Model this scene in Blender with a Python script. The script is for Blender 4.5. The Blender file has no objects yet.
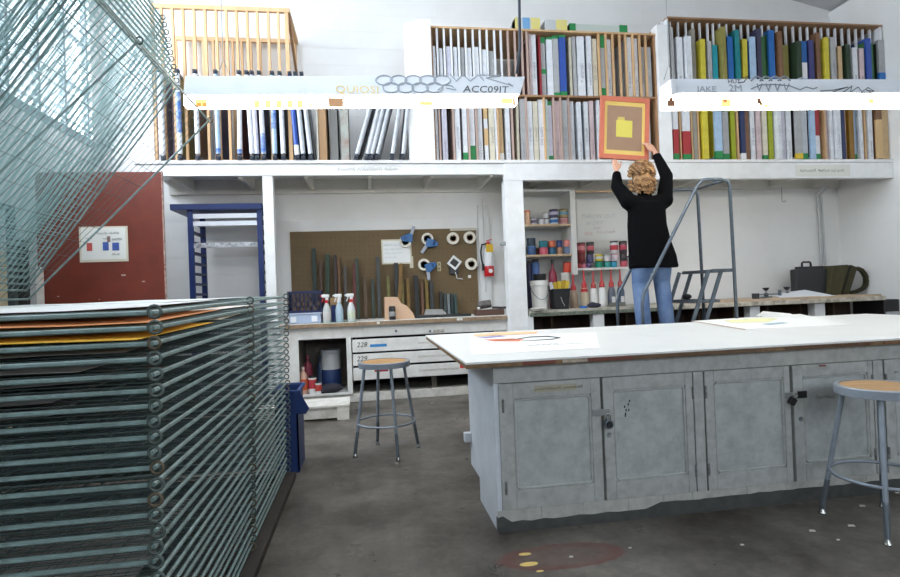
import bpy, bmesh, math, random
from mathutils import Vector, Matrix
from math import sin, cos, pi, radians
random.seed(7)
scn = bpy.context.scene
COL = scn.collection

# ------------------------------------------------------------------ camera
F, YAW, PITCH, ROLL, EYE = 551.0, 0.1488, 0.007, 0.0376, 1.3
fw = Vector((sin(YAW)*cos(PITCH), cos(YAW)*cos(PITCH), sin(PITCH)))
rt0 = Vector((cos(YAW), -sin(YAW), 0)); up0 = rt0.cross(fw)
rt = cos(ROLL)*rt0 - sin(ROLL)*up0; up = sin(ROLL)*rt0 + cos(ROLL)*up0
cd = bpy.data.cameras.new('camera'); cam = bpy.data.objects.new('camera', cd); COL.objects.link(cam)
cd.sensor_fit = 'HORIZONTAL'; cd.sensor_width = 36.0; cd.lens = F/900*36; cd.clip_start = 0.05; cd.clip_end = 200
m = Matrix((rt, up, -fw)).transposed().to_4x4(); m.translation = (0, 0, EYE); cam.matrix_world = m
scn.camera = cam
def ray(x, y): return (x-450)/F*rt - (y-288.5)/F*up + fw
def P(x, y, Y):                       # a point of the photograph on the plane at depth Y (metres)
    d = ray(x, y); t = Y/d.y; return Vector((t*d.x, Y, EYE+t*d.z))
def PZ(x, y, z):                      # ... on the level z
    d = ray(x, y); t = (z-EYE)/d.z; return Vector((t*d.x, t*d.y, z))
def PX(x, y, X):
    d = ray(x, y); t = X/d.x; return Vector((X, t*d.y, EYE+t*d.z))

# ------------------------------------------------------------------ light and exposure
scn.view_settings.view_transform = 'Standard'; scn.view_settings.look = 'None'
scn.view_settings.exposure = 0.1; scn.view_settings.gamma = 1.0; scn.view_settings.use_curve_mapping = False
w = bpy.data.worlds.new('sky'); scn.world = w; w.use_nodes = True
bg = w.node_tree.nodes['Background']; bg.inputs[0].default_value = (0.80, 0.89, 1.0, 1); bg.inputs[1].default_value = 3.2
LENS_E = 18.0
XL, XR, YB, YF = -3.3, 7.36, 7.65, -5.0      # the room
RIDGE = 2.03
def roof(x): return 5.49 + 0.22*((XR-x) if x > RIDGE else (x-XL))
def window_light(name, loc, sx, sy, rot, power):
    l = bpy.data.lights.new(name, 'AREA'); l.shape = 'RECTANGLE'; l.size = sx; l.size_y = sy
    l.energy = power; l.color = (0.80, 0.90, 1.0)
    o = bpy.data.objects.new(name, l); COL.objects.link(o); o.location = loc; o.rotation_euler = rot
    return o
window_light('daylight_side', (XL-0.35, 4.8, 4.25), 1.9, 5.2, (0, -pi/2, 0), 430)
SKX0, SKX1, SKY0, SKY1 = -2.2, 1.2, 1.6, 6.2   # unseen skylight added in the left roof slope for top light
window_light('roof_fill_light', ((SKX0+SKX1)/2, (SKY0+SKY1)/2, roof((SKX0+SKX1)/2)+.5), SKX1-SKX0, SKY1-SKY0, (0, -math.atan(.22), 0), 75)  # top light over the added skylight

window_light('rear_fill_light', (2.0, YF-.35, 3.4), 6.0, 2.0, (pi/2, 0, 0), 170)  # fill from behind the camera, added to brighten the island front

# ------------------------------------------------------------------ materials
def lin(c):
    return tuple(((v/255)/12.92 if v/255 <= .04045 else ((v/255+.055)/1.055)**2.4) for v in c)
MATS = {}
def M(col, rough=.55, metal=0., dirt=None, scale=6., amt=.35, bump=0., stretch=None, alpha=None):
    """procedural material: sRGB colour, optional noise towards a second sRGB colour"""
    key = (col, rough, metal, dirt, scale, amt, bump, stretch, alpha)
    if key in MATS: return MATS[key]
    mt = bpy.data.materials.new('paint_%d' % len(MATS)); mt.use_nodes = True; MATS[key] = mt
    nt = mt.node_tree; b = nt.nodes['Principled BSDF']
    b.inputs['Base Color'].default_value = (*lin(col), 1); b.inputs['Roughness'].default_value = rough
    b.inputs['Metallic'].default_value = metal
    if alpha is not None: b.inputs['Alpha'].default_value = alpha
    if dirt is not None or bump:
        tc = nt.nodes.new('ShaderNodeTexCoord'); mp = nt.nodes.new('ShaderNodeMapping')
        if stretch: mp.inputs['Scale'].default_value = stretch
        ns = nt.nodes.new('ShaderNodeTexNoise'); ns.inputs['Scale'].default_value = scale
        ns.inputs['Detail'].default_value = 6; ns.inputs['Roughness'].default_value = .65
        nt.links.new(tc.outputs['Object'], mp.inputs[0]); nt.links.new(mp.outputs[0], ns.inputs['Vector'])
        if dirt is not None:
            rp = nt.nodes.new('ShaderNodeValToRGB'); e = rp.color_ramp.elements
            e[0].position = .40; e[0].color = (0, 0, 0, 1); e[1].position = .72; e[1].color = (amt, amt, amt, 1)
            mx = nt.nodes.new('ShaderNodeMix'); mx.data_type = 'RGBA'
            mx.inputs[6].default_value = (*lin(col), 1); mx.inputs[7].default_value = (*lin(dirt), 1)
            nt.links.new(ns.outputs['Fac'], rp.inputs[0]); nt.links.new(rp.outputs[0], mx.inputs[0])
            nt.links.new(mx.outputs[2], b.inputs['Base Color'])
        if bump:
            bp = nt.nodes.new('ShaderNodeBump'); bp.inputs['Strength'].default_value = bump; bp.inputs['Distance'].default_value = .01
            nt.links.new(ns.outputs['Fac'], bp.inputs['Height']); nt.links.new(bp.outputs[0], b.inputs['Normal'])
    return mt
def emit(col, s):
    key = ('e', col, s)
    if key in MATS: return MATS[key]
    mt = bpy.data.materials.new('glow_%d' % len(MATS)); mt.use_nodes = True; MATS[key] = mt
    b = mt.node_tree.nodes['Principled BSDF']; b.inputs['Base Color'].default_value = (*lin(col), 1)
    b.inputs['Emission Color'].default_value = (*lin(col), 1); b.inputs['Emission Strength'].default_value = s
    return mt
def glass_mat():
    mt = bpy.data.materials.new('window_glass'); mt.use_nodes = True; nt = mt.node_tree
    nt.nodes.remove(nt.nodes['Principled BSDF']); out = nt.nodes['Material Output']
    t = nt.nodes.new('ShaderNodeBsdfTransparent'); g = nt.nodes.new('ShaderNodeBsdfGlossy'); g.inputs['Roughness'].default_value = .05
    mx = nt.nodes.new('ShaderNodeMixShader'); mx.inputs[0].default_value = .06
    nt.links.new(t.outputs[0], mx.inputs[1]); nt.links.new(g.outputs[0], mx.inputs[2]); nt.links.new(mx.outputs[0], out.inputs[0])
    return mt
WHITE = M((232, 233, 234), .5, dirt=(190, 188, 184), scale=3, amt=.35)
WALL = M((236, 235, 233), .6, dirt=(222, 221, 218), scale=1.5, amt=.5, bump=.04)
PINE = M((214, 176, 132), .6, dirt=(176, 130, 84), scale=5, amt=.6, stretch=(1, 1, .15))
DPINE = M((168, 128, 92), .6, dirt=(120, 84, 55), scale=5, amt=.6, stretch=(1, 1, .15))
TEAL = M((140, 164, 162), .4, dirt=(92, 98, 88), scale=14, amt=.7)
TEAL_LIT = M((160, 190, 190), .5)  # raised tray wires: daylight put into a paler teal
STEEL = M((120, 128, 136), .38, .6, dirt=(90, 92, 92), scale=20, amt=.4)
CHROME = M((190, 190, 186), .25, 1.)
BLACK = M((26, 26, 28), .5)
RUST = M((118, 110, 92), .5, .5, dirt=(70, 58, 44), scale=30, amt=.8)

# ------------------------------------------------------------------ mesh helpers
ORG = {}                                 # build-time origin of a root
class MB:
    def __init__(s): s.v = []; s.f = []
    def add(s, vs, fs):
        n = len(s.v); s.v += [tuple(v) for v in vs]; s.f += [tuple(i+n for i in f) for f in fs]; return s
    def box(s, x0, x1, y0, y1, z0, z1):
        return s.add([(x, y, z) for x in (x0, x1) for y in (y0, y1) for z in (z0, z1)],
                     [(0, 1, 3, 2), (4, 6, 7, 5), (0, 4, 5, 1), (2, 3, 7, 6), (0, 2, 6, 4), (1, 5, 7, 3)])
    def bar(s, a, b, w, h=None, upv=(0, 0, 1)):
        a = Vector(a); b = Vector(b); h = w if h is None else h; d = (b-a).normalized(); u = Vector(upv)
        if abs(d.dot(u)) > .99: u = Vector((0, 1, 0))
        sd = d.cross(u).normalized(); u = sd.cross(d)
        vs = [p + sx*w/2*sd + sz*h/2*u for p in (a, b) for sx in (-1, 1) for sz in (-1, 1)]
        return s.add(vs, [(0, 1, 3, 2), (4, 6, 7, 5), (0, 4, 5, 1), (2, 3, 7, 6), (0, 2, 6, 4), (1, 5, 7, 3)])
    def tube(s, pts, r, n=8, closed=False, cap=True):
        pts = [Vector(p) for p in pts]; k = len(pts); rs = r if isinstance(r, (list, tuple)) else [r]*k
        prev = None; vs = []
        for i, p in enumerate(pts):
            if closed: d = pts[(i+1) % k]-pts[i-1]
            else: d = pts[min(i+1, k-1)]-pts[max(i-1, 0)]
            d.normalize()
            if prev is None:
                u = Vector((0, 0, 1)) if abs(d.z) < .9 else Vector((1, 0, 0))
            else: u = prev
            u = (u - d*u.dot(d)).normalized(); prev = u; q = d.cross(u)
            for j in range(n):
                a = 2*pi*j/n; vs.append(p + rs[i]*(cos(a)*u + sin(a)*q))
        fs = []
        for i in range(k if closed else k-1):
            i2 = (i+1) % k
            for j in range(n): fs.append((i*n+j, i*n+(j+1) % n, i2*n+(j+1) % n, i2*n+j))
        if cap and not closed: fs += [tuple(range(n))[::-1], tuple((k-1)*n+j for j in range(n))]
        return s.add(vs, fs)
    def lathe(s, prof, c=(0, 0, 0), n=16, ax=None):
        """profile of (radius, height) about an axis through c"""
        c = Vector(c); A = Vector(ax).normalized() if ax else Vector((0, 0, 1))
        u = Vector((1, 0, 0)) if abs(A.x) < .9 else Vector((0, 1, 0)); u = (u-A*u.dot(A)).normalized(); q = A.cross(u)
        vs = []; fs = []
        for r, h in prof:
            for j in range(n):
                a = 2*pi*j/n; vs.append(c + A*h + max(r, 1e-4)*(cos(a)*u+sin(a)*q))
        for i in range(len(prof)-1):
            for j in range(n): fs.append((i*n+j, i*n+(j+1) % n, (i+1)*n+(j+1) % n, (i+1)*n+j))
        fs += [tuple(range(n))[::-1], tuple((len(prof)-1)*n+j for j in range(n))]
        return s.add(vs, fs)
    def slab(s, poly, d):
        """polygon of 3-D points thickened by vector d"""
        poly = [Vector(p) for p in poly]; d = Vector(d); n = len(poly)
        return s.add(poly+[p+d for p in poly], [tuple(range(n))[::-1], tuple(range(n, 2*n))] + [(i, (i+1) % n, n+(i+1) % n, n+i) for i in range(n)])
    def ball(s, c, r, n=10, k=7):
        r = Vector(r) if not isinstance(r, (int, float)) else Vector((r, r, r)); c = Vector(c)
        vs = []; fs = []
        for i in range(k+1):
            t = pi*i/k; st = max(sin(t), 1e-3)
            for j in range(n):
                a = 2*pi*j/n; vs.append((c.x+r.x*st*cos(a), c.y+r.y*st*sin(a), c.z+r.z*cos(t)))
        for i in range(k):
            for j in range(n): fs.append((i*n+j, (i+1)*n+j, (i+1)*n+(j+1) % n, i*n+(j+1) % n))
        return s.add(vs, fs)
    def mesh(s, name, mat, org=(0, 0, 0), smooth=False):
        o = Vector(org); me = bpy.data.meshes.new(name)
        me.from_pydata([tuple(Vector(v)-o) for v in s.v], [], s.f)
        bm = bmesh.new(); bm.from_mesh(me); bmesh.ops.recalc_face_normals(bm, faces=bm.faces); bm.to_mesh(me); bm.free()
        if mat: me.materials.append(mat)
        if smooth:
            for p in me.polygons: p.use_smooth = True
            if smooth == 'auto':
                me.set_sharp_from_angle(angle=radians(40))
        return me
    def part(s, name, mat, parent, smooth=False, bevel=0, label=None):
        org = ORG[parent.name]; o = bpy.data.objects.new(name, s.mesh(name, mat, org, smooth)); COL.objects.link(o)
        o.parent = parent; ORG[o.name] = org
        if bevel: bev(o, bevel)
        if label: o['label'] = label
        return o
    def solo(s, name, mat, label, cat, group=None, smooth=False, bevel=0, org=None, kind=None):
        if org is None:
            lo = [min(v[i] for v in s.v) for i in range(3)]; hi = [max(v[i] for v in s.v) for i in range(3)]
            org = ((lo[0]+hi[0])/2, (lo[1]+hi[1])/2, lo[2])
        o = bpy.data.objects.new(name, s.mesh(name, mat, org, smooth)); COL.objects.link(o); o.location = org; ORG[o.name] = Vector(org)
        if bevel: bev(o, bevel)
        tag(o, label, cat, group, kind); return o
def bev(o, wd, seg=2):
    b = o.modifiers.new('bevel', 'BEVEL'); b.width = wd; b.segments = seg; b.limit_method = 'ANGLE'; b.angle_limit = radians(40)
def tag(o, label=None, cat=None, group=None, kind=None):
    if label: o['label'] = label
    if cat: o['category'] = cat
    if group: o['group'] = group
    if kind: o['kind'] = kind
    return o
def root(name, loc, label, cat, group=None):
    o = bpy.data.objects.new(name, None); COL.objects.link(o); o.location = loc; ORG[o.name] = Vector(loc); o.empty_display_size = .1
    return tag(o, label, cat, group)
def struct(mb, name, mat, bevel=0):
    o = bpy.data.objects.new(name, mb.mesh(name, mat)); COL.objects.link(o); ORG[o.name] = Vector((0, 0, 0)); o['kind'] = 'structure'
    if bevel: bev(o, bevel)
    return o
def clone(o, parent=None):
    c = o.copy(); COL.objects.link(c); c.parent = parent
    for ch in list(o.children): clone(ch, c)
    return c
def arc(c, r, a0, a1, u, v, n=8):
    c = Vector(c); u = Vector(u); v = Vector(v)
    return [c + r*(cos(a0+(a1-a0)*i/n)*u + sin(a0+(a1-a0)*i/n)*v) for i in range(n+1)]
def text(body, size, p, parent, mat, name='lettering', right=(1, 0, 0), upv=(0, 0, 1), shear=0, ext=.0006):
    cu = bpy.data.curves.new(name, 'FONT'); cu.body = body; cu.size = size; cu.extrude = ext; cu.shear = shear; cu.resolution_u = 2
    t = bpy.data.objects.new(name, cu); COL.objects.link(t)
    me = bpy.data.meshes.new_from_object(t.evaluated_get(bpy.context.evaluated_depsgraph_get()))
    bpy.data.objects.remove(t); bpy.data.curves.remove(cu)
    r = Vector(right).normalized(); u = Vector(upv).normalized(); n = r.cross(u)
    mm = Matrix((r, u, n)).transposed().to_4x4(); mm.translation = Vector(p)-ORG[parent.name]; me.transform(mm)
    me.materials.clear(); me.materials.append(mat); me.name = name
    o = bpy.data.objects.new(name, me); COL.objects.link(o); o.parent = parent; ORG[o.name] = ORG[parent.name]
    return o
def squig(body, size, p, parent, mat, right=(1, 0, 0), upv=(0, 0, 1), shear=0):
    """handwriting too faint to read: one running pen line of about the same length and height"""
    r = Vector(right).normalized(); u = Vector(upv).normalized(); p = Vector(p); rs_ = random.Random(len(body)*31+int(size*1000)); mb = MB(); x = 0.
    for wd in body.split(' '):
        pts = []
        for k in range(len(wd)*3):
            pts.append(p+r*x+u*size*(rs_.uniform(.35, .75) if k % 2 else rs_.uniform(0, .2))); x += size*.19
        mb.tube(pts, size*.05, 4); x += size*.3
    return mb.part('handwriting', mat, parent)
ORD = ['first', 'second', 'third', 'fourth', 'fifth', 'sixth', 'seventh', 'eighth', 'ninth', 'tenth', 'eleventh', 'twelfth', 'thirteenth', 'fourteenth', 'fifteenth',
       'sixteenth', 'seventeenth', 'eighteenth', 'nineteenth', 'twentieth'] + ['twenty-'+s for s in ('first', 'second', 'third', 'fourth', 'fifth', 'sixth', 'seventh', 'eighth', 'ninth')] \
      + ['thirtieth'] + ['thirty-'+s for s in ('first', 'second', 'third', 'fourth', 'fifth', 'sixth', 'seventh', 'eighth', 'ninth')] + ['fortieth'] + ['forty-'+s for s in ('first', 'second', 'third', 'fourth')]
# ------------------------------------------------------------------ the setting
def floor_mat():
    mt = bpy.data.materials.new('worn_concrete'); mt.use_nodes = True; nt = mt.node_tree; b = nt.nodes['Principled BSDF']
    N = nt.nodes.new; L = nt.links.new
    tc = N('ShaderNodeTexCoord')
    def noise(sc, det=8):
        n = N('ShaderNodeTexNoise'); n.inputs['Scale'].default_value = sc; n.inputs['Detail'].default_value = det; n.inputs['Roughness'].default_value = .7
        L(tc.outputs['Object'], n.inputs['Vector']); return n
    def ramp(src, p0, c0, p1, c1):
        r = N('ShaderNodeValToRGB'); e = r.color_ramp.elements; e[0].position = p0; e[0].color = (*c0, 1); e[1].position = p1; e[1].color = (*c1, 1)
        L(src, r.inputs[0]); return r.outputs[0]
    def mix(f, a, bb):
        x = N('ShaderNodeMix'); x.data_type = 'RGBA'
        if hasattr(f, 'links'): L(f, x.inputs[0])
        else: x.inputs[0].default_value = f
        for i, c in ((6, a), (7, bb)):
            if isinstance(c, tuple): x.inputs[i].default_value = (*c, 1)
            else: L(c, x.inputs[i])
        return x.outputs[2]
    base = ramp(noise(1.3).outputs['Fac'], .36, lin((66, 59, 51)), .66, lin((124, 117, 108)))
    fine = ramp(noise(22).outputs['Fac'], .42, (.55, .55, .55), .62, (1, 1, 1))
    mul = N('ShaderNodeMix'); mul.data_type = 'RGBA'; mul.blend_type = 'MULTIPLY'; mul.inputs[0].default_value = .5; L(base, mul.inputs[6]); L(fine, mul.inputs[7])
    col = mul.outputs[2]
    spk = ramp(noise(60, 2).outputs['Fac'], .72, (0, 0, 0), .76, (.6, .6, .6)); col = mix(spk, col, lin((170, 168, 160)))
    # reddish spill with a darker rim, and two yellow drips
    def dist(cx, cy, sx, sy):
        mp = N('ShaderNodeMapping'); mp.inputs['Location'].default_value = (-cx/sx, -cy/sy, 0); mp.inputs['Scale'].default_value = (1/sx, 1/sy, 0)
        L(tc.outputs['Object'], mp.inputs[0]); ad = N('ShaderNodeMix'); ad.data_type = 'RGBA'; ad.blend_type = 'ADD'; ad.inputs[0].default_value = .35
        L(mp.outputs[0], ad.inputs[6]); L(noise(9).outputs['Color'], ad.inputs[7])
        g = N('ShaderNodeVectorMath'); g.operation = 'SUBTRACT'; g.inputs[1].default_value = (.175, .175, .175); L(ad.outputs[2], g.inputs[0])
        l = N('ShaderNodeVectorMath'); l.operation = 'LENGTH'; sep = N('ShaderNodeSeparateXYZ'); cmb = N('ShaderNodeCombineXYZ')
        L(g.outputs[0], sep.inputs[0]); L(sep.outputs[0], cmb.inputs[0]); L(sep.outputs[1], cmb.inputs[1]); L(cmb.outputs[0], l.inputs[0]); return l.outputs['Value']
    c = PZ(562, 556, 0)
    d = dist(c.x, c.y, .33, .13)
    r = N('ShaderNodeValToRGB'); e = r.color_ramp.elements; e[0].position = .55; e[0].color = (.25, .25, .25, 1); e[1].position = .9; e[1].color = (.75, .75, .75, 1)
    e2 = r.color_ramp.elements.new(1.0); e2.color = (0, 0, 0, 1); L(d, r.inputs[0]); col = mix(r.outputs[0], col, lin((104, 58, 50)))
    for px, py, sx, sy in ((525, 554, .035, .016), (529, 564, .05, .022), (540, 571, .02, .01)):
        c = PZ(px, py, 0); d = dist(c.x, c.y, sx, sy); s = ramp(d, .85, (1, 1, 1), .95, (0, 0, 0)); col = mix(s, col, lin((222, 190, 110)))
    L(col, b.inputs['Base Color'])
    L(ramp(noise(3).outputs['Fac'], .35, (.26, .26, .26), .7, (.55, .55, .55)), b.inputs['Roughness'])
    bp = N('ShaderNodeBump'); bp.inputs['Strength'].default_value = .15; bp.inputs['Distance'].default_value = .01
    L(noise(30).outputs['Fac'], bp.inputs['Height']); L(bp.outputs[0], b.inputs['Normal'])
    return mt
struct(MB().box(XL-.2, XR+.2, YF-.2, YB+.2, -.2, 0), 'floor', floor_mat())
wb = struct(MB().slab([(XL-.2, YB+.03, 0), (XR+.2, YB+.03, 0), (XR+.2, YB+.03, roof(XR)), (RIDGE, YB+.03, roof(RIDGE)), (XL-.2, YB+.03, roof(XL))], (0, .2, 0)), 'wall_back', WALL)
zz = 0.0
pl = {}
while zz < 5.3:                      # painted horizontal boards of the back wall, each its own plank
    x = XL; k = 0
    while x < XR-.01:
        x2 = min(XR, x + (3.1 if (int(zz/.235)+k) % 2 else 4.4)); h = .232
        MB().box(x+.0003, x2-.0003, YB, YB+.03, zz+.0003, zz+.2347).part('plank', WALL, wb, bevel=.0011)
        x = x2; k += 1
    zz += .235
rw = struct(MB().box(XR, XR+.2, YF-.2, YB+.2, 0, 5.49), 'wall_right', WALL)
# left wall with a clerestory band of panes
WZ0, WZ1, WY0, WY1 = 3.3, 5.15, 2.2, 7.4
lw = MB().box(XL-.2, XL, YF-.2, YB+.2, 0, WZ0).box(XL-.2, XL, YF-.2, YB+.2, WZ1, 5.49).box(XL-.2, XL, YF-.2, WY0, WZ0, WZ1).box(XL-.2, XL, WY1, YB+.2, WZ0, WZ1)
struct(lw, 'wall_left', M((214, 216, 214), .6, dirt=(180, 182, 180), scale=2))
wn = bpy.data.objects.new('window_1', None); COL.objects.link(wn); ORG['window_1'] = Vector((0, 0, 0)); wn['kind'] = 'structure'
fm = MB().box(XL-.12, XL+.02, WY0, WY1, WZ0-.05, WZ0+.03).box(XL-.12, XL+.01, WY0, WY1, WZ1-.05, WZ1+.02)
FRM = M((120, 128, 132), .5); GLS = glass_mat()
nY = 10; dY = (WY1-WY0)/nY; dZ = (WZ1-WZ0-.08)/3
fm.part('window_frame', FRM, wn)
for i in range(nY+1):
    y = WY0+i*dY; MB().box(XL-.1, XL-.04, y-.02, y+.02, WZ0+.03, WZ1-.05).part('mullion', FRM, wn)
for j in (1, 2):
    z = WZ0+.03+j*dZ; MB().box(XL-.095, XL-.045, WY0, WY1, z-.012, z+.012).part('muntin', FRM, wn)
for i in range(nY):
    for j in range(3):
        MB().box(XL-.073, XL-.067, WY0+i*dY+.02, WY0+(i+1)*dY-.02, WZ0+.03+j*dZ+.01, WZ0+.03+(j+1)*dZ-.01).part('pane', GLS, wn)
# wall behind the camera
fwm = MB().box(XL-.2, XR+.2, YF-.2, YF, 0, 2.4).box(XL-.2, -1., YF-.2, YF, 2.4, 4.4).box(5., XR+.2, YF-.2, YF, 2.4, 4.4)
fwm.slab([(XL-.2, YF, 4.4), (XR+.2, YF, 4.4), (XR+.2, YF, roof(XR)), (RIDGE, YF, roof(RIDGE)), (XL-.2, YF, roof(XL))], (0, -.2, 0))
struct(fwm, 'wall_front', M((170, 168, 164), .7))
w2 = bpy.data.objects.new('added_rear_window', None); COL.objects.link(w2); ORG['added_rear_window'] = Vector((0, 0, 0)); w2['kind'] = 'structure'  # unseen window added to the rear wall to go with the fill
for i in range(7): MB().box(-1.025+i, -.975+i, YF-.1, YF-.03, 2.4, 4.4).part('mullion', FRM, w2)
for i in range(6): MB().box(-.975+i, -.025+i, YF-.07, YF-.06, 2.4, 4.4).part('pane', GLS, w2)
cl = MB()
def rs(x0, x1, y0, y1): cl.slab([(x0, y0, roof(x0)), (x1, y0, roof(x1)), (x1, y1, roof(x1)), (x0, y1, roof(x0))], (0, 0, .15))
rs(XL-.2, SKX0, YF-.2, YB+.2); rs(SKX1, RIDGE, YF-.2, YB+.2); rs(SKX0, SKX1, YF-.2, SKY0); rs(SKX0, SKX1, SKY1, YB+.2)
w3 = bpy.data.objects.new('added_skylight', None); COL.objects.link(w3); ORG['added_skylight'] = Vector((0, 0, 0)); w3['kind'] = 'structure'  # glazing of the added, unseen skylight
for i in range(5):
    y = SKY0+(SKY1-SKY0)*i/4; MB().bar((SKX0, y, roof(SKX0)+.06), (SKX1, y, roof(SKX1)+.06), .05, .07).part('glazing_bar', FRM, w3)
for i in range(4):
    y0 = SKY0+(SKY1-SKY0)*i/4+.025; y1 = SKY0+(SKY1-SKY0)*(i+1)/4-.025; MB().slab([(SKX0, y0, roof(SKX0)+.06), (SKX1, y0, roof(SKX1)+.06), (SKX1, y1, roof(SKX1)+.06), (SKX0, y1, roof(SKX0)+.06)], (0, 0, .006)).part('pane', GLS, w3)
cl.slab([(RIDGE, YF-.2, roof(RIDGE)), (XR+.2, YF-.2, roof(XR)), (XR+.2, YB+.2, roof(XR)), (RIDGE, YB+.2, roof(RIDGE))], (0, 0, .15))
struct(cl, 'ceiling', M((196, 198, 200), .7))

# ------------------------------------------------------------------ storage loft
LF, LZ = 6.75, 2.93                  # front plane and floor level of the loft
def X(px, py, Y=LF): return P(px, py, Y).x
loft = root('storage_loft', (2.4, LF, 0), 'white timber storage loft on posts spanning the back wall', 'loft')
LW = M((240, 240, 240), .5, dirt=(206, 203, 198), scale=6, amt=.35)
UND = M((222, 219, 211), .6, dirt=(196, 191, 182), scale=3, amt=.4)
MB().box(-2.58, XR-.005, LF, YB-.005, LZ-.04, LZ).part('deck', LW, loft)
MB().box(-2.58, 1.745, LF-.03, LF+.04, 2.755, LZ-.04).part('fascia_board', LW, loft, bevel=.004)
MB().box(1.745, XR-.005, LF-.045, LF+.04, 2.675, LZ-.04).part('fascia_board', LW, loft, bevel=.004)
MB().box(-2.58, XR-.005, LF-.05, LF+.02, LZ-.035, LZ+.003).part('edge_trim', LW, loft)
for i in range(13):
    x = -2.2+i*.76; MB().box(x-.022, x+.022, LF+.04, YB-.01, 2.74, LZ-.04).part('joist', UND, loft)
MB().box(-2.5, XR-.01, YB-.06, YB-.005, 2.70, LZ-.04).part('ledger', UND, loft)
def post(x0, x1, y0, y1, z0, z1, nm='post'): MB().box(x0, x1, y0, y1, z0, z1).part(nm, LW, loft, bevel=.004)
post(-1.178, -1.06, LF-.02, LF+.1, 0, 2.755)
post(1.745, 1.985, LF-.04, LF+.12, 0, 2.675)
post(-2.56, -2.36, LF-.01, LF+.15, LZ, 5.3); post(-2.56, -2.42, LF, LF+.14, 0, 2.755)
post(.565, .70, LF-.02, LF+.12, LZ, 4.63); post(.70, .885, LF-.05, LF+.12, LZ, 4.66)
post(3.885, 4.045, LF-.03, LF+.12, LZ, 4.72)
tagm = M((228, 226, 218), .6)
lb = MB().box(X(793, 170), X(847, 170), LF-.049, LF-.045, 2.70, 2.86).part('paper_strip', tagm, loft, label='faded paper strip with faint writing')
squig('SCREENS ABOVE 10 MAX', .065, (X(797, 170), LF-.0505, 2.755), loft, M((176, 172, 164)))
squig('clean screens only', .075, (X(338, 170), LF-.0315, 2.80), loft, M((178, 176, 172)))
MB().tube([(X(815, 165), LF-.047, 2.80), (X(818, 168), LF-.047, 2.775), (X(822, 165), LF-.047, 2.80)], .004, 6).part('pencil_mark', M((150, 150, 150)), loft)
# conduit in the back right corner
cn = MB().tube([(6.75, LF+.5, 2.66), (6.95, YB-.06, 2.62), (6.98, YB-.04, 2.4), (6.99, YB-.04, 1.05)], .018, 8).tube([(6.82, LF+.5, 2.66), (7.01, YB-.06, 2.6), (7.05, YB-.035, 2.4), (7.06, YB-.035, 1.05)], .014, 8)
cn.solo('conduit', M((205, 207, 208), .5), 'pair of white painted conduits running down the back corner', 'conduit', smooth=True)
hk = P(782, 200, 7.5)
MB().tube([(hk.x, 7.5, 2.70), (hk.x, 7.5, hk.z)]+arc((hk.x+.03, 7.5, hk.z), .03, pi, 2*pi, (1, 0, 0), (0, 0, 1)), .004, 6).solo('wire_hook', STEEL, 'thin wire hook hanging under the loft', 'hook')

# maroon partition with a notice
MAR = M((124, 52, 36), .45, dirt=(98, 42, 30), scale=5, amt=.6)
pr_ = root('partition', (-2.65, 6.03, 0), 'maroon painted plywood partition behind the drying rack', 'partition')
MB().box(-3.22, -2.045, 6.0, 6.03, .02, 2.645).part('panel', MAR, pr_, bevel=.002)
MB().box(-2.045, -2.035, 5.998, 6.032, .02, 2.65).part('edge_strip', M((196, 172, 160), .6, dirt=(116, 48, 37), scale=30, amt=1.), pr_)
for k in range(26):
    x = -3.1+random.random()*1.0; z = .2+random.random()*1.4; s = .006+random.random()*.02
    MB().box(x, x+s*1.8, 5.9985, 6.0, z, z+s*.7).part('paint_chip', M((196, 176, 160), .6), pr_)
nb = root('notice', (-2.6, 5.99, 1.7), 'white paper notice with red and blue squares taped to maroon panel', 'notice')
a, b = P(80, 262.5, 5.996), P(127.5, 226, 5.996)
MB().box(a.x, b.x, 5.994, 5.9975, a.z, b.z).part('tape_border', M((226, 216, 196), .6), nb)
MB().box(a.x+.02, b.x-.02, 5.991, 5.994, a.z+.025, b.z-.015).part('sheet', M((240, 238, 232), .7), nb)
def onp(px, py, px2, py2, mat, nm, par, Y=5.99, t=.002):
    q, r = P(px, py2, Y), P(px2, py, Y); return MB().box(q.x, r.x, Y-t, Y+.001, q.z, r.z).part(nm, mat, par)
onp(87, 243, 92, 251, M((196, 84, 76)), 'red_square', nb); onp(103, 242, 108.5, 250.5, M((70, 96, 170)), 'blue_square', nb); onp(112.5, 242.5, 119, 250.5, M((70, 96, 170)), 'blue_square', nb)
for px, py, n in ((97, 233, 'PRINT RACKS'), (86, 238, 'wet'), (103, 238, 'dry'), (112, 239, 'stack'), (112, 254, 'only')):
    q = P(px, py+1.5, 5.988); squig(n, .035, q, nb, M((70, 70, 74)))
MB().box(a.x+.26, a.x+.29, 5.9895, 5.991, b.z-.16, b.z-.1).part('torn_patch', M((150, 120, 110)), nb)
MB().box(-3.20, -3.16, 5.93, 5.985, 0, 1.7).solo('white_batten', M((226, 222, 214), .6, dirt=(180, 150, 130), scale=20), 'narrow white batten leaning at the maroon panel', 'batten')
# tan stack at far left edge
MB().box(-3.285, P(7.5, 270, 5.35).x, 5.2, 5.35, 0, 1.8).solo('cardboard_carton', M((186, 172, 142), .8, dirt=(150, 140, 112), scale=8), 'tall tan cardboard carton against the left wall', 'carton')
MB().box(P(8.5, 270, 5.4).x, P(28, 270, 5.4).x, 5.38, 5.42, 0, P(18, 240, 5.4).z).solo('dark_filler', M((34, 38, 36), .7), 'added dark panel filling the dark area between carton and partition', 'board')  # panel added to fill the dark area beside the carton
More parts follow.
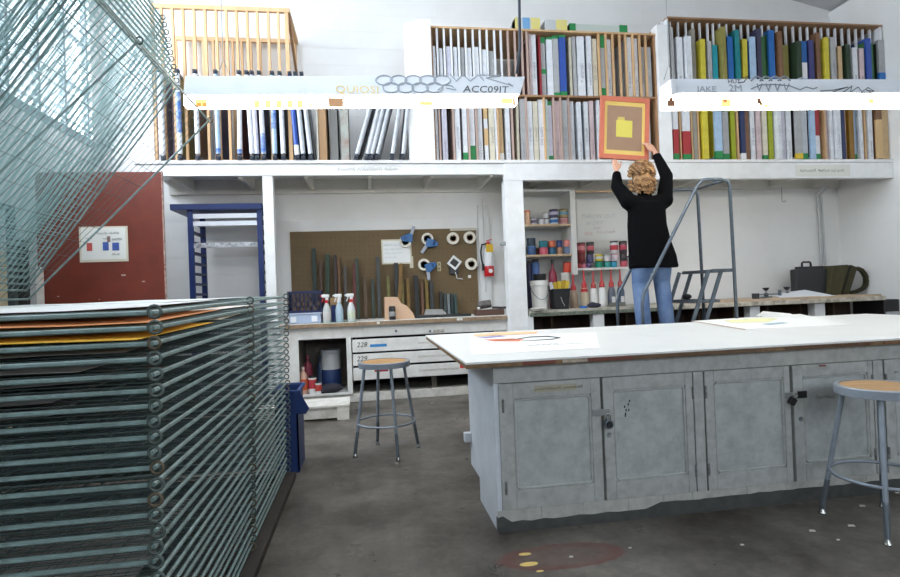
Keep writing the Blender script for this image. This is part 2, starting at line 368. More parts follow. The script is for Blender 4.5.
# ------------------------------------------------------------------ pine rack and shelving on the loft
r1 = root('pine_rack', (-1.5, LF, LZ), 'open pine screen rack with vertical slats on the loft', 'rack')
RZ = 4.765
MB().box(-2.35, -.80, LF, LF+.045, RZ-.05, RZ).part('top_rail', PINE, r1, bevel=.003)
MB().box(-2.35, -.80, YB-.09, YB-.045, RZ-.05, RZ).part('top_rail', PINE, r1, bevel=.003)
MB().box(-2.35, -.80, LF, LF+.05, LZ, LZ+.02).part('bottom_rail', PINE, r1)
for px in (152.5, 162, 173, 183.6, 194.6, 205.7, 216.7, 226.9, 237.3, 247.8, 258, 269, 279, 287.4):
    x = X(px, 50); wd = .03 if px < 285 else .045
    MB().box(x-wd/2, x+wd/2, LF+.004, LF+.044, LZ+.02, RZ-.05).part('slat', PINE, r1, bevel=.002)
    MB().box(x-.015, x+.015, YB-.088, YB-.048, LZ, RZ-.05).part('slat', PINE, r1, bevel=.002)
MB().box(-.845, -.80, LF+.045, YB-.09, RZ-.05, RZ).part('side_rail', PINE, r1); pass
MB().bar((-.82, LF+.06, RZ-.08), (-.82, YB-.12, RZ-.55), .03, .05).part('brace', DPINE, r1)

def shelf_unit(nm, x0, x1, ztop, zmid, label, div_up, div_lo, mtop, mdiv, yb=YB-.03, edge=None, back=None):
    r = root(nm, ((x0+x1)/2, LF, LZ), label, 'shelf')
    edge = edge or mtop
    MB().box(x0, x1, LF+.01, yb, LZ, LZ+.018).part('bottom_board', DPINE, r)
    if zmid: MB().box(x0, x1, LF+.01, yb, zmid-.012, zmid+.012).part('middle_board', DPINE, r)
    MB().box(x0, x1, LF+.005, yb, ztop-.022, ztop).part('top_board', edge, r)
    for px, mt in div_up:
        x = X(px, 60); dv = (.008, LF+.1) if x0 > 4 else (.011, LF+.012); MB().box(x-dv[0], x+dv[0], dv[1], dv[1]+.035, zmid+.012, ztop-.022).part('divider', mt, r)
    for px, mt in div_lo:
        x = X(px, 130); MB().box(x-.010, x+.010, LF+.012, LF+.3, LZ+.018, zmid-.012).part('divider', mt, r)
    for x in (x0, x1-.02): MB().box(x, x+.02, LF+.02, yb, LZ+.018, ztop-.022).part('end_panel', mtop, r)
    return r
CW = M((226, 227, 229), .5); PK = M((186, 160, 148), .6)
s2 = shelf_unit('screen_shelf', .89, 3.88, 4.615, 3.765, 'two level screen shelf with pine top above the paint cupboards',
    [(p, CW) for p in (430, 438, 445, 452, 459.5, 466.5, 474, 481, 488, 495.5, 502)] + [(p, PK) for p in (509, 516, 523, 528)] + [(p, PINE) for p in (600, 607, 614, 621, 627, 634, 641, 647)] ,
    [(p, PK) for p in (440, 454, 469, 477, 513, 527.5, 555, 562, 570)] + [(p, PINE) for p in (498.5, 545.5, 622, 640)], DPINE, CW, edge=PINE)
s3 = shelf_unit('screen_shelf', 4.06, XR-.03, 4.85, 3.83, 'two level screen shelf with colourful screens at the right wall',
    [(p, CW) for p in (668, 676, 684, 692, 699, 706, 714, 719.5, 726, 733, 741, 748, 755, 761.5, 769, 776, 784, 793, 800.5, 808, 815, 823, 829, 836, 843, 850, 857, 864, 871, 878)],
    [(p, PINE) for p in (670, 681, 692.5, 699, 738.5, 826, 846, 866)], CW, CW, edge=DPINE)

# ------------------------------------------------------------------ silkscreen frames
COLS = {'white': (226, 228, 232), 'grey': (176, 176, 176), 'lilac': (206, 204, 218), 'pink': (214, 192, 192), 'cream': (220, 212, 190), 'tan': (206, 176, 132), 'blue': (36, 104, 176),
 'pale blue': (170, 196, 222), 'deep blue': (52, 84, 168), 'navy': (44, 56, 96), 'teal': (28, 128, 134), 'cyan': (38, 164, 180), 'yellow': (212, 196, 62), 'lime': (158, 168, 34), 'olive': (142, 134, 70),
 'green': (62, 112, 62), 'dark green': (38, 58, 36), 'brown': (128, 92, 66), 'purple': (66, 66, 122), 'dark purple': (64, 60, 86), 'red': (150, 50, 56), 'ochre': (140, 102, 36), 'mauve': (140, 120, 138), 'maroon': (106, 44, 46),
 'silver': (196, 200, 206), 'speckled': (150, 144, 132), 'pale green': (196, 210, 200), 'black': (34, 32, 32)}
def CM(c): return M(COLS[c], .5, dirt=tuple(int(v*.72) for v in COLS[c]), scale=9, amt=.5)
GREENT, REDT, YELT, BLUET, TANT = M((40, 132, 72), .5), M((164, 48, 52), .5), M((218, 186, 50), .5), M((40, 110, 180), .5), M((210, 176, 128), .5)
TAPE = {'g': GREENT, 'r': REDT, 'y': YELT, 'b': BLUET, 't': TANT, 'w': M((230, 230, 230))}
MESHC = {}
def frame_mesh(d, h, t, b):
    k = ('f', round(d, 3), round(h, 3), round(t, 3))
    if k not in MESHC:
        mb = MB().box(-t/2, t/2, 0, b, 0, h).box(-t/2, t/2, d-b, d, 0, h).box(-t/2, t/2, b, d-b, 0, b).box(-t/2, t/2, b, d-b, h-b, h)
        MESHC[k] = mb.mesh('frame', WHITE)
    return MESHC[k]
def box_mesh(x0, x1, y0, y1, z0, z1, nm):
    k = (nm, round(x0, 3), round(x1, 3), round(y0, 3), round(y1, 3), round(z0, 3), round(z1, 3))
    if k not in MESHC: MESHC[k] = MB().box(x0, x1, y0, y1, z0, z1).mesh(nm, WHITE)
    return MESHC[k]
def inst(me, nm, mat, parent):
    o = bpy.data.objects.new(nm, me); COL.objects.link(o); o.parent = parent
    o.material_slots[0].link = 'OBJECT'; o.material_slots[0].material = mat
    return o
def screen(x, y, z, d, h, t, edge, face, tapes, label, group, tilt=0., zrot=0.):
    """a silkscreen frame standing on edge: thickness along X, depth along Y"""
    r = root('silkscreen', (x, y, z), label, 'silkscreen', group); r.rotation_euler = (0, tilt, zrot)
    inst(frame_mesh(d, h, t, .035), 'frame', CM(edge), r)
    inst(box_mesh(-t/2+.004, -t/2+.008, .03, d-.03, .03, h-.03, 'mesh_fabric'), 'mesh_fabric', CM(face), r)
    e = .0015
    for c, z0, z1 in tapes:
        inst(box_mesh(-t/2-e, t/2+e, -e, .04, z0*h, z1*h, 'tape'), 'tape', TAPE[c], r)
    if not tapes and t > .045 and edge in ('white', 'grey', 'lilac', 'cream', 'pink'):      # handwritten job name down the edge
        q = Vector((-t*.18, -.0012, h*random.choice((.3, .42, .55)))); ORG[r.name] = Vector((0, 0, 0))
        squig(random.choice(('SPRING SHOW', 'POSTER 2', 'CLASS A', 'PRINT LAB', 'TEST RUN')), t*.75, q, r, M((128, 126, 134)), right=(0, 0, -1), upv=(1, 0, 0))
        ORG[r.name] = Vector((x, y, z))
    return r
def fill(rows, py, z, hmax, where, group, face_default=None):
    n = 0
    rows = sorted(rows)
    for i, row in enumerate(rows):
        px, wpx, edge = row[:3]; face = row[3] if len(row) > 3 and row[3] else edge; tapes = row[4] if len(row) > 4 else (); hh = row[5] if len(row) > 5 else hmax*random.uniform(.93, .985)
        xx = X(px, py); wx = max(.018, (X(px+wpx/2, py)-X(px-wpx/2, py))*(1.18 if px > 664 and py < 100 else 1.0))
        nx = X(rows[i+1][0]-rows[i+1][1]/2, py) if i+1 < len(rows) else xx+.06
        tl = 0 if wpx > 4 else random.uniform(-.012, .012)
        screen(xx, (LF-.035+random.random()*.09 if px > 664 else LF+.02+random.random()*.04), z, random.uniform(.62, .72), hh, wx, edge, face, tapes,
               '%s-edged silkscreen frame, %s from left %s' % (edge, ORD[i], where), group, tl)
G2, GB, GE = (('g', 0, .13),), (('g', 0, .08), ('g', .93, 1)), (('g', .9, 1),)
fill([(434.5, 4, 'white', 'white', (), .6), (442, 3, 'white', 'white', (), .58), (449, 4, 'lilac', 'white', (), .6), (456, 3.5, 'white', 'white', (), .6), (463, 3.5, 'grey', 'grey', (), .6), (470, 4, 'white', 'white', (), .59), (477.5, 4, 'white', 'white', (), .6), (484.5, 4, 'white', 'white', (), .57), (492, 4, 'grey', 'white', (), .56),
  (535.5, 4.5, 'white', 'pink'), (531.5, 2.5, 'pink', 'maroon'), (541.3, 1.6, 'red'), (544.5, 4.6, 'grey', 'white', (('g', .38, .46), ('g', .9, 1))), (551, 5.6, 'white', 'green', (('g', .96, 1),)), (557, 5.6, 'grey', 'green', (('g', 0, .06), ('g', .95, 1))), (563.5, 6, 'deep blue', 'pale blue', (('g', 0, .07), ('g', .96, 1))),
  (572, 2.4, 'cream'), (576, 3, 'grey'), (582, 7, 'white'), (590.5, 4.8, 'white', 'pale blue'), (596.5, 4.6, 'cream'), (603.5, 4, 'grey', 'grey', (('g', 0, .14), ('g', .8, 1))), (610.5, 4.6, 'white'), (630.5, 4.8, 'white'), (637.5, 4.2, 'white'), (644, 3.8, 'grey', None, (), .67), (650, 3.6, 'grey', None, (), .66)],
  60, 3.777, .815, 'on upper shelf above pegboard', 'silkscreens on the upper middle shelf')
fill([(436, 5, 'white'), (445, 5, 'lilac'), (458, 5, 'white', 'pink'), (465.5, 4.4, 'white', 'white', G2), (473, 5, 'white', 'green', (('g', 0, .25), ('g', .93, 1))), (481, 4.4, 'white', 'olive'), (487, 3.6, 'white', 'tan', (('t', .25, .52), ('t', .68, .92))), (492.5, 5, 'cream', 'speckled'), (496.8, 2, 'white'), (502.3, 3.7, 'tan', 'tan', (('w', 0, .12),)), (508.5, 4.3, 'white'),
  (518.5, 2.4, 'cream'), (524, 5, 'grey', 'red'), (531, 5, 'white', 'maroon'), (536.7, 4.8, 'cream', 'olive'), (542.5, 5, 'white'), (547.6, 2, 'pale green'), (551.3, 4.6, 'lilac', 'lime', GB), (558.8, 4.8, 'pink', 'red'), (566, 5.4, 'grey', 'red'), (574, 3.6, 'white'), (581, 3.8, 'white'), (588, 4.2, 'white', 'pale blue'), (593.5, 4, 'pink'), (599.5, 2.6, 'white'),
  (609, 3.6, 'white'), (616, 4, 'grey'), (628, 4, 'white'), (634, 3.5, 'lilac'), (646, 4, 'red'), (650.5, 3.6, 'grey')],
  130, LZ+.018, .8, 'on lower shelf above paint cupboards', 'silkscreens on the lower middle shelf')
fill([(672.5, 2.6, 'grey'), (680, 5, 'white', None, (), .74), (687.5, 4.8, 'white', None, (), .74), (695.3, 3, 'speckled'), (702.5, 4, 'yellow', 'yellow', (), .72), (710, 3.4, 'grey', None, (), .7), (716.5, 4.2, 'cyan', 'dark green', (), .66), (723, 3.2, 'olive'), (729.6, 4.6, 'blue', 'blue', (), .76), (736.8, 3.4, 'teal'), (744.5, 4, 'yellow', 'teal', (), .74), (751.5, 4, 'pale blue', 'blue', (), .76),
  (758.3, 3.6, 'dark purple'), (765.5, 4.4, 'green', 'blue', (), .8), (772.5, 4.6, 'blue', 'green', (), .88), (780, 3.2, 'brown'), (788.5, 4.6, 'olive', 'olive', (), .7), (797, 4.2, 'dark green', 'dark green', (), .72), (804.3, 4, 'blue', 'dark green', (('w', .3, .6),), .74), (811.5, 4.2, 'purple', 'purple', (), .76), (819, 3.2, 'brown'), (826, 3.4, 'yellow', 'yellow', (), .8), (832.7, 3.8, 'grey', 'yellow', (), .8), (839.5, 3.4, 'tan', 'tan', (), .68), (846.5, 3.4, 'dark green', 'dark green', (), .7), (853.5, 4, 'white', 'dark green', (), .66), (860.5, 3.8, 'pink', 'grey', (), .66), (867.5, 4, 'deep blue', 'green', (), .8), (874.5, 3.8, 'green', 'dark green', (), .76), (882.5, 5.2, 'grey', 'dark green', (('b', .3, .42),), .8)],
  50, 3.842, .9, 'on upper shelf by right wall', 'silkscreens on the upper right shelf')
RB = (('g', 0, .09), ('r', .09, .48))
fill([(675.5, 5, 'white', 'maroon', RB), (686.5, 7.4, 'white', 'black', RB), (695.8, 3.8, 'speckled'), (704.5, 5, 'yellow', 'yellow'), (717, 7, 'pale blue', 'yellow', G2), (726.5, 6, 'grey', 'dark green', (('g', 0, .1), ('g', .82, 1))), (734.3, 4.4, 'lime', 'lime'), (743, 4.4, 'navy', 'navy', (('w', 0, .1),)), (748.7, 3.8, 'brown'), (754.5, 4.4, 'white', 'maroon'), (760.5, 4.6, 'pink', 'maroon'), (766.8, 4.6, 'cream', 'maroon', (('g', 0, .08),)), (772.7, 4.4, 'lime', 'lime'), (778, 3.8, 'white'), (783.5, 3.8, 'lilac', 'olive'), (789.3, 5, 'white', 'maroon'), (797.5, 6, 'grey', 'black', (('y', 0, .09),)), (805, 5, 'silver', 'black', (('g', 0, .1),)), (812, 5, 'pale blue', 'black'), (818.6, 4.4, 'white', 'red', (('g', 0, .1), ('r', .42, 1))),
  (829, 3, 'pink', 'red'), (832.7, 3.2, 'white'), (837.3, 4.6, 'white'), (842.7, 3.6, 'navy'), (851, 4.6, 'ochre', 'ochre'), (857, 4.6, 'pale blue', 'ochre', (('g', 0, .1), ('g', .9, 1))), (861.8, 3.4, 'white'), (870.8, 4.2, 'white', 'lime'), (878, 4.8, 'brown', 'brown', (('t', 0, .7),)), (885, 5.6, 'tan', 'brown'), (893, 6.4, 'pale green', 'pale green')],
  130, LZ+.018, .84, 'on lower shelf by right wall', 'silkscreens on the lower right shelf')

# aluminium roller frames on the left part of the loft
TUBEM = {}
def roller(px, edge, tapes=(), tilt=0., face='silver', h=1.05, label='', wpx=5, zrot=0.):
    x = X(px, 158); r = root('roller_frame', (x, LF-.066, LZ+.004), label, 'silkscreen', 'aluminium roller frames on the loft'); r.rotation_euler = (0, tilt, zrot)
    t = .054; d = .66
    k = ('roller', h)
    if k not in MESHC:
        MESHC[k] = MB().tube([(0, .03, .075), (0, .03, h-.05)], .028, 10).mesh('roller_tube', WHITE, smooth='auto')
        MESHC[('cr', h)] = MB().box(-.014, .014, .05, d-.05, .03, .065).mesh('cross_bar', WHITE)
    tm = M(COLS[edge], .35, .15, dirt=tuple(int(v*.7) for v in COLS[edge]), scale=7, amt=.5)
    inst(MESHC[k], 'roller_tube', tm, r); inst(MESHC[k], 'roller_tube', tm, r).location.y = d-.06
    inst(MESHC[('cr', h)], 'cross_bar', STEEL, r); inst(MESHC[('cr', h)], 'cross_bar', STEEL, r).location.z = h-.09
    inst(box_mesh(-.003, .003, .06, d-.06, .06, h-.06, 'mesh_fabric'), 'mesh_fabric', CM(face), r)
    for z0 in (0, h-.05):
        for yy in (0, d-.055):
            inst(box_mesh(-.022, .022, yy, yy+.055, z0, z0+.05 if z0 else .05, 'corner_clamp'), 'corner_clamp', M((58, 66, 84), .5), r)
        inst(MESHC.setdefault(('bolt', z0), MB().lathe([(.016, 0), (.016, .022)], (0, -.022, z0+.022), 8, (0, 1, 0)).mesh('bolt', WHITE)), 'bolt', M((60, 62, 66), .4, .7), r)
    for c, z0, z1 in tapes:
        inst(MESHC.setdefault(('wrap', z0, z1, h), MB().tube([(0, .03, z0*h), (0, .03, z1*h)], .0292, 10).mesh('paint_wrap', WHITE, smooth='auto')), 'paint_wrap', TAPE[c], r)
    return r
TAPE['B'] = M((52, 100, 176), .5, dirt=(200, 206, 214), scale=12, amt=.9)
for px, e, tp, tl, fc, lab in (
  (164.5, 'white', (), 0, 'mauve', 'white tubed roller frame, leftmost beside the raised drying trays'),
  (181.3, 'white', (('B', .3, .75),), 0, 'olive', 'roller frame with blue streaked tube behind the tray corner'),
  (199, 'white', (), 0, 'brown', 'clean white roller frame right of the blue streaked one'),
  (219.5, 'pale blue', (('B', .08, .13),), 0, 'navy', 'pale blue tubed roller frame between two pine slats'),
  (240.5, 'white', (('B', .07, .12),), 0.025, 'maroon', 'white roller frame with blue foot before maroon mesh'),
  (253, 'white', (), -.03, 'mauve', 'white roller frame leaning slightly left against a lilac one'),
  (258, 'lilac', (), -.03, 'maroon', 'lilac tubed roller frame touching a white one'),
  (264.5, 'white', (('B', .08, .3),), -.02, 'navy', 'white roller frame with blue paint on lower tube'),
  (275.5, 'pale blue', (('B', .35, .6),), 0, 'black', 'roller frame with a long blue stroke mid tube'),
  (284, 'white', (), -.01, 'black', 'plain white roller frame left of the solid blue tube'),
  (298, 'deep blue', (('w', .06, .17),), -.055, 'black', 'solid blue tubed roller frame with white foot, leaning left'),
  (304, 'silver', (), -.06, 'black', 'silver roller frame leaning left beside the blue tube'),
  (311.5, 'silver', (), -.075, 'black', 'silver roller frame, last before the tan board')):
    roller(px, e, tp, tl, fc, label=lab)
for px, tl, lab in ((355.5, .30, 'steeply leaning silver frame, leftmost before the white column'), (366, .27, 'leaning silver frame, second before the white column'), (370.5, .27, 'leaning silver frame, third before the white column'), (376, .27, 'leaning silver frame, fourth before the white column'), (391.5, .18, 'leaning silver frame right of the dark gap'), (402.5, .13, 'leaning silver frame touching the white column')):
    roller(px, 'silver', (), tl, 'black', h=.98, label=lab, wpx=5)
def board(px0, px1, h, mat, label, tz=.02, y=LF+.06, d=.6, nm='board'):
    x0, x1 = X(px0, 150), X(px1, 150); MB().box(x0, x1, y, y+d, LZ+.003, LZ+h).solo(nm, mat, label, 'board', bevel=.002)
board(316.5, 318.5, 1.0, M((222, 216, 204), .6), 'cream edged board left of the tan cardboard')
board(319, 326.5, .98, M((176, 140, 104), .8), 'tan cardboard panel standing on the loft')
board(329.5, 337.5, .96, M((142, 142, 140), .6), 'grey painted board behind the tan cardboard', y=LF+.2)
board(341, 349, .95, M((168, 172, 164), .6, dirt=(140, 100, 84), scale=6, amt=.9), 'weathered grey green board beside leaning silver frames', y=LF+.12)
board(169, 173.5, 1.0, M((150, 132, 148), .6), 'mauve panel standing behind the leftmost roller frame', y=LF+.14)
# things on top of the middle shelf
PYEL, PBLU = M((222, 206, 110), .6, dirt=(200, 196, 160), scale=30, amt=.8), M((112, 160, 200), .6)
def on_top(px0, px1, py0, mat, nm, label, cat, y=LF+.03, d=.25, parts=()):
    x0, x1 = X(px0, 22, y), X(px1, 22, y); zt = P(px0, py0, y).z; r = root(nm, ((x0+x1)/2, y+d/2, 4.615), label, cat)
    MB().box(x0, x1, y, y+d, 4.616, zt).part('body', mat, r, bevel=.004)
    for a_, b_, m_ in parts: MB().box(x0+(x1-x0)*a_, x0+(x1-x0)*b_, y-.004, y+d*.6, 4.63, zt+.003).part('band', m_, r)
on_top(515, 540, 17.5, M((196, 198, 200), .6), 'carton', 'grey and yellow carton with blue band on the middle shelf', 'box', parts=((0, .1, PYEL), (.3, .58, PBLU), (.64, 1, PYEL)))
on_top(545, 567, 19.5, M((190, 192, 192), .6), 'carton', 'grey carton with wide yellow end on the middle shelf', 'box', parts=((.5, 1, PYEL),))
on_top(569.5, 627, 23.5, M((188, 196, 188), .6), 'flat_parcel', 'long flat pale parcel taped green at both ends', 'parcel', parts=((0, .1, GREENT), (.86, 1, GREENT)))
# ------------------------------------------------------------------ print drying rack (flat trays below, raised trays above)
HX, Y0, Y1 = -2.265, 1.64, 4.1
rack = root('drying_rack', (-1.45, 2.9, 0), 'teal steel print drying rack with flat and raised wire trays', 'drying rack')
TRAYW = 1.71
def tray_meshes():
    Wd = TRAYW; fr = MB()
    fr.tube([(0, 0, 0), (Wd, 0, 0)], .007, 6).tube([(0, Y1-Y0, 0), (Wd, Y1-Y0, 0)], .007, 6).tube([(Wd, 0, 0), (Wd, Y1-Y0, 0)], .007, 6).tube([(0, 0, 0), (0, Y1-Y0, 0)], .007, 6)
    fr.tube([(0, (Y1-Y0)/2, -.003), (Wd, (Y1-Y0)/2, -.003)], .006, 6)
    g = MB(); n = 34
    for i in range(1, n):
        y = (Y1-Y0)*i/n; g.tube([(0, y, .002), (Wd, y, .002)], .0016, 4, cap=False)
    for i in range(1, 13):
        x = Wd*i/13; g.tube([(x, 0, -.001), (x, Y1-Y0, -.001)], .0014, 4, cap=False)
    g2 = MB(); n = 46
    for i in range(1, n):
        y = (Y1-Y0)*i/n; g2.tube([(0, y, .002), (Wd, y, .002)], .0016, 4, cap=False)
    for i in range(1, 15):
        x = Wd*i/15; g2.tube([(x, 0, -.001), (x, Y1-Y0, -.001)], .0016, 4, cap=False)
    rg = MB()
    rg.tube(arc((0, 0, 0), .017, 0, 2*pi*11/12, (1, 0, 0), (0, 0, 1), 11), .0045, 6, closed=True)
    return fr.mesh('tray_frame', TEAL, smooth='auto'), g.mesh('wire_grid', M((84, 96, 94), .6)), g2.mesh('wire_grid', TEAL_LIT), rg.mesh('ring', RUST, smooth=True)  # flat tray wires coloured darker for shade in the stack, raised ones lighter
FRM_, GRD_, GRD2_, RNG_ = tray_meshes()
RNG2_ = RNG_.copy(); RNG2_.materials.clear(); RNG2_.materials.append(M((92, 108, 104), .45, .3, dirt=(70, 60, 46), scale=30, amt=.7))
def tray(x, z, ang, jit=0., pit=0.):
    t = bpy.data.objects.new('tray', FRM_); COL.objects.link(t); t.parent = rack; t.location = Vector((x, Y0+jit, z))-ORG[rack.name]; t.rotation_euler = (pit, -ang, 0)
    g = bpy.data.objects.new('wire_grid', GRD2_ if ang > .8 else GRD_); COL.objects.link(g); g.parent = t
    for yy in (0.0, 1.23, Y1-Y0):
        r = bpy.data.objects.new('ring', RNG_ if random.random() < .3 else RNG2_); COL.objects.link(r); r.parent = t; r.location = (TRAYW+.012, yy-.012 if yy < 1 else yy+.01, .003); r.rotation_euler = (0, ang, random.uniform(-.25, .25))
    return t
NT = 29; SP = .0432
for i in range(NT):
    z = .065+i*SP; lean = .03*z/1.27
    tray(-2.335+lean+random.uniform(-.004, .004), z, 0.0, random.uniform(-.006, .006), .016*i/NT)
tray(HX, 1.36, radians(45.5))
for i in range(11):
    tray(HX-.01, 1.42+i*.0432, radians(54.3+i*.32), random.uniform(-.01, .01))
RP = M((60, 70, 68), .5, dirt=(40, 42, 40), scale=12, amt=.6)
for y in (Y0-.03, (Y0+Y1)/2, Y1+.03):
    MB().box(HX-.13, HX-.09, y-.02, y+.02, 0, 2.0).part('rear_post', RP, rack)
MB().box(HX-.13, HX-.09, Y0-.03, Y1+.03, 1.96, 2.0).part('top_bar', RP, rack); MB().box(HX-.13, HX-.09, Y0-.03, Y1+.03, .03, .07).part('lower_bar', RP, rack)
BW = M((58, 50, 42), .7, dirt=(38, 32, 28), scale=8, amt=.7)
MB().box(-.68, -.56, Y0-.1, Y1+.03, 0, .045).part('base_board', BW, rack, bevel=.004); MB().box(HX, HX+.1, Y0-.1, Y1+.03, 0, .045).part('base_board', BW, rack)
MB().box(HX+.1, -.68, Y0-.08, Y0, 0, .045).part('base_board', BW, rack); MB().box(HX+.1, -.68, Y1-.05, Y1+.03, 0, .045).part('base_board', BW, rack)
def sheet(i, x0, x1, y0, y1, mat, label, rz=0., nm='print_sheet'):
    z = .065+i*SP+.011+.016*i/NT*((y0+y1)/2-Y0); lean = 0
    mb = MB(); c = Vector(((x0+x1)/2, (y0+y1)/2, z)); n = 6
    vs = []; fs = []
    for k in range(n+1):
        for s in (0, 1):
            x = x0+(x1-x0)*k/n; y = (y0, y1)[s]; p = Vector((x, y, z+.003*sin(k*1.7+i)+.016*i/NT*(y-(y0+y1)/2)))-c; p.rotate(Matrix.Rotation(rz, 3, 'Z')); vs.append(p+c)
    m2 = len(vs); vs += [v+Vector((0, 0, .0012)) for v in vs]
    for k in range(n):
        a = 2*k; fs += [(a, a+1, a+3, a+2), (m2+a, m2+a+2, m2+a+3, m2+a+1), (a, a+2, m2+a+2, m2+a), (a+1, m2+a+1, m2+a+3, a+3)]
    fs += [(0, m2, m2+1, 1), (2*n, 2*n+1, m2+2*n+1, m2+2*n)]
    mb.add(vs, fs); return mb.solo(nm, mat, label, 'paper', 'prints drying on the rack trays', org=c)
PAPER = M((238, 238, 234), .8)
T = NT-1
sheet(T, -2.1, -.72, 1.85, 2.85, PAPER, 'white print sheet on top flat tray, nearest the camera', .03)
sheet(T, -2.15, -.82, 2.95, 3.95, M((226, 228, 226), .8), 'white print sheet at the far end of the top tray', -.02)
sheet(T-1, -2.1, -.68, 1.75, 2.75, M((226, 150, 92), .8), 'orange print sheet just under the top tray', .05)
sheet(T-1, -2.0, -.70, 2.8, 3.5, M((236, 224, 214), .8), 'pale print sheet behind the orange one', -.05)
sheet(T-2, -2.1, -.66, 1.70, 2.5, M((232, 176, 40), .8), 'yellow print sheet on the third tray from top', .0)
sheet(T-2, -2.0, -.72, 2.7, 3.4, M((236, 226, 204), .8), 'cream print sheet behind the yellow one', .08)
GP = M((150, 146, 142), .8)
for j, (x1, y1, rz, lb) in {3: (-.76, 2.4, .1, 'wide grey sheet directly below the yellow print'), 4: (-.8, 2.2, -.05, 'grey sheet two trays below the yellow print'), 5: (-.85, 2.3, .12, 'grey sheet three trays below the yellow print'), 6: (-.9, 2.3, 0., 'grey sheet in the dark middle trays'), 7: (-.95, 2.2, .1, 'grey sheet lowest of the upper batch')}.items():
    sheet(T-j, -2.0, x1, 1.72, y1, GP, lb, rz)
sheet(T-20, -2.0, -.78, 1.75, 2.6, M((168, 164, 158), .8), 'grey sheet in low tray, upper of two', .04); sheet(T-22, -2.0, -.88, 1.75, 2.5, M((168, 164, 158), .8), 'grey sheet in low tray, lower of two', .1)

# blue bin and white step beyond the rack
bn = root('waste_bin', (-.5, 4.42, 0), 'tall blue plastic waste bin beside the drying rack', 'bin')
BL = M((28, 54, 108), .45)
c = PZ(297, 477, 0); bx0, bx1 = P(278, 440, 4.35).x, P(300.5, 440, 4.35).x
zt = P(300, 388, 4.4).z
bm_ = MB(); w0 = .02
for (xa, xb, ya, yb) in ((bx0, bx0+.012, 4.25, 4.6), (bx1-.012, bx1, 4.25, 4.6), (bx0, bx1, 4.25, 4.262), (bx0, bx1, 4.588, 4.6)): bm_.box(xa, xb, ya, yb, .012, zt)
bm_.box(bx0, bx1, 4.25, 4.6, 0, .012).part('body', BL, bn)
MB().tube([(bx0-.01, 4.24, zt), (bx1+.012, 4.24, zt), (bx1+.012, 4.61, zt), (bx0-.01, 4.61, zt)], .014, 6, closed=True).part('rim', BL, bn)
q = P(300, 388, 4.24); q2 = P(309, 404, 4.26)
MB().slab([(bx1-.02, 4.225, zt), (bx1+.02, 4.225, zt), (bx1+.085, 4.235, zt-.13), (bx1+.06, 4.235, zt-.17), (bx1-.03, 4.235, zt-.16)], (0, .012, 0)).part('bag_flap', BL, bn)
a, b = PZ(290, 424, 0), PZ(349, 419, 0)
st = root('step_box', (-.5, 6.2, 0), 'low white painted wooden step on the floor before the cubby', 'step')
MB().box(-1.15, b.x, b.y, b.y+.42, .02, .135).part('body', M((214, 210, 202), .6, dirt=(150, 140, 128), scale=7, amt=.7), st, bevel=.004)
MB().box(-1.17, b.x+.012, b.y-.015, b.y+.43, .135, .16).part('top_board', M((230, 226, 218), .6, dirt=(170, 160, 140), scale=7, amt=.6), st, bevel=.004)
MB().box(b.x-.12, b.x+.005, b.y-.012, b.y+.012, 0, .145).part('end_block', M((226, 222, 214), .6, dirt=(180, 170, 150), scale=7, amt=.6), st)

# ------------------------------------------------------------------ island with cupboards
IX0, IX1, IY0, IY1 = .648, 4.85, 2.9, 3.66
GREY = M((186, 187, 183), .5, dirt=(140, 139, 134), scale=16, amt=.6, bump=.1)
GREYP = M((188, 191, 189), .48, dirt=(146, 148, 146), scale=13, amt=.7, bump=.1)
isl = root('island_cabinet', (2.7, 3.4, 0), 'long grey painted island cabinet with panelled cupboard doors', 'cabinet')
MB().box(IX0, IX0+.03, IY0, 3.38, 0, .895).box(IX0, IX0+.03, 3.38, IY1, .14, .895).part('end_panel', M((222, 226, 232), .5, dirt=(190, 196, 204), scale=5, amt=.5), isl, bevel=.003)  # left end coloured paler and bluer than the rest, daylight put into the paint
MB().box(IX1-.03, IX1, IY0, IY1, 0, .895).part('end_panel', GREY, isl)
MB().box(IX0+.03, IX1-.03, IY1-.03, IY1, .14, .895).part('back_panel', GREY, isl); MB().box(IX0+.03, IX1-.03, IY0+.03, IY1-.03, .12, .14).part('bottom_panel', GREY, isl)
MB().box(IX0+.03, IX1-.03, IY0+.02, IY0+.05, 0, .89).part('face_frame', GREY, isl)
MB().box(IX0+.001, IX1, IY0-.006, IY0+.02, .80, .892).part('frieze', GREY, isl, bevel=.003)
KICK = M((70, 71, 70), .6, dirt=(96, 96, 92), scale=14, amt=.6)
kp = []; kx = IX0-.004
while kx < IX1:
    kp.append((kx, .055+random.uniform(-.004, .005)+(.03 if kx < .70 else 0)+(.022 if 1.5 < kx else 0))); kx += random.uniform(.03, .11)
kp.append((IX1, .06))
MB().slab([(kp[0][0], IY0-.008, 0)]+[(IX1, IY0-.008, 0)]+[(x, IY0-.008, h) for x, h in kp[::-1]], (0, .03, 0)).part('kick_strip', KICK, isl)
bx = IX0; 
for k in range(16):                  # cracked painted blocks of the plinth
    b2 = min(IX1, bx+random.uniform(.18, .34))
    MB().box(bx+.0005, b2-.0005, IY0-.004, IY0+.02, .04, .119).part('plinth_block', M((196, 194, 187), .55, dirt=(150, 148, 142), scale=14, amt=.7), isl, bevel=.0015); bx = b2
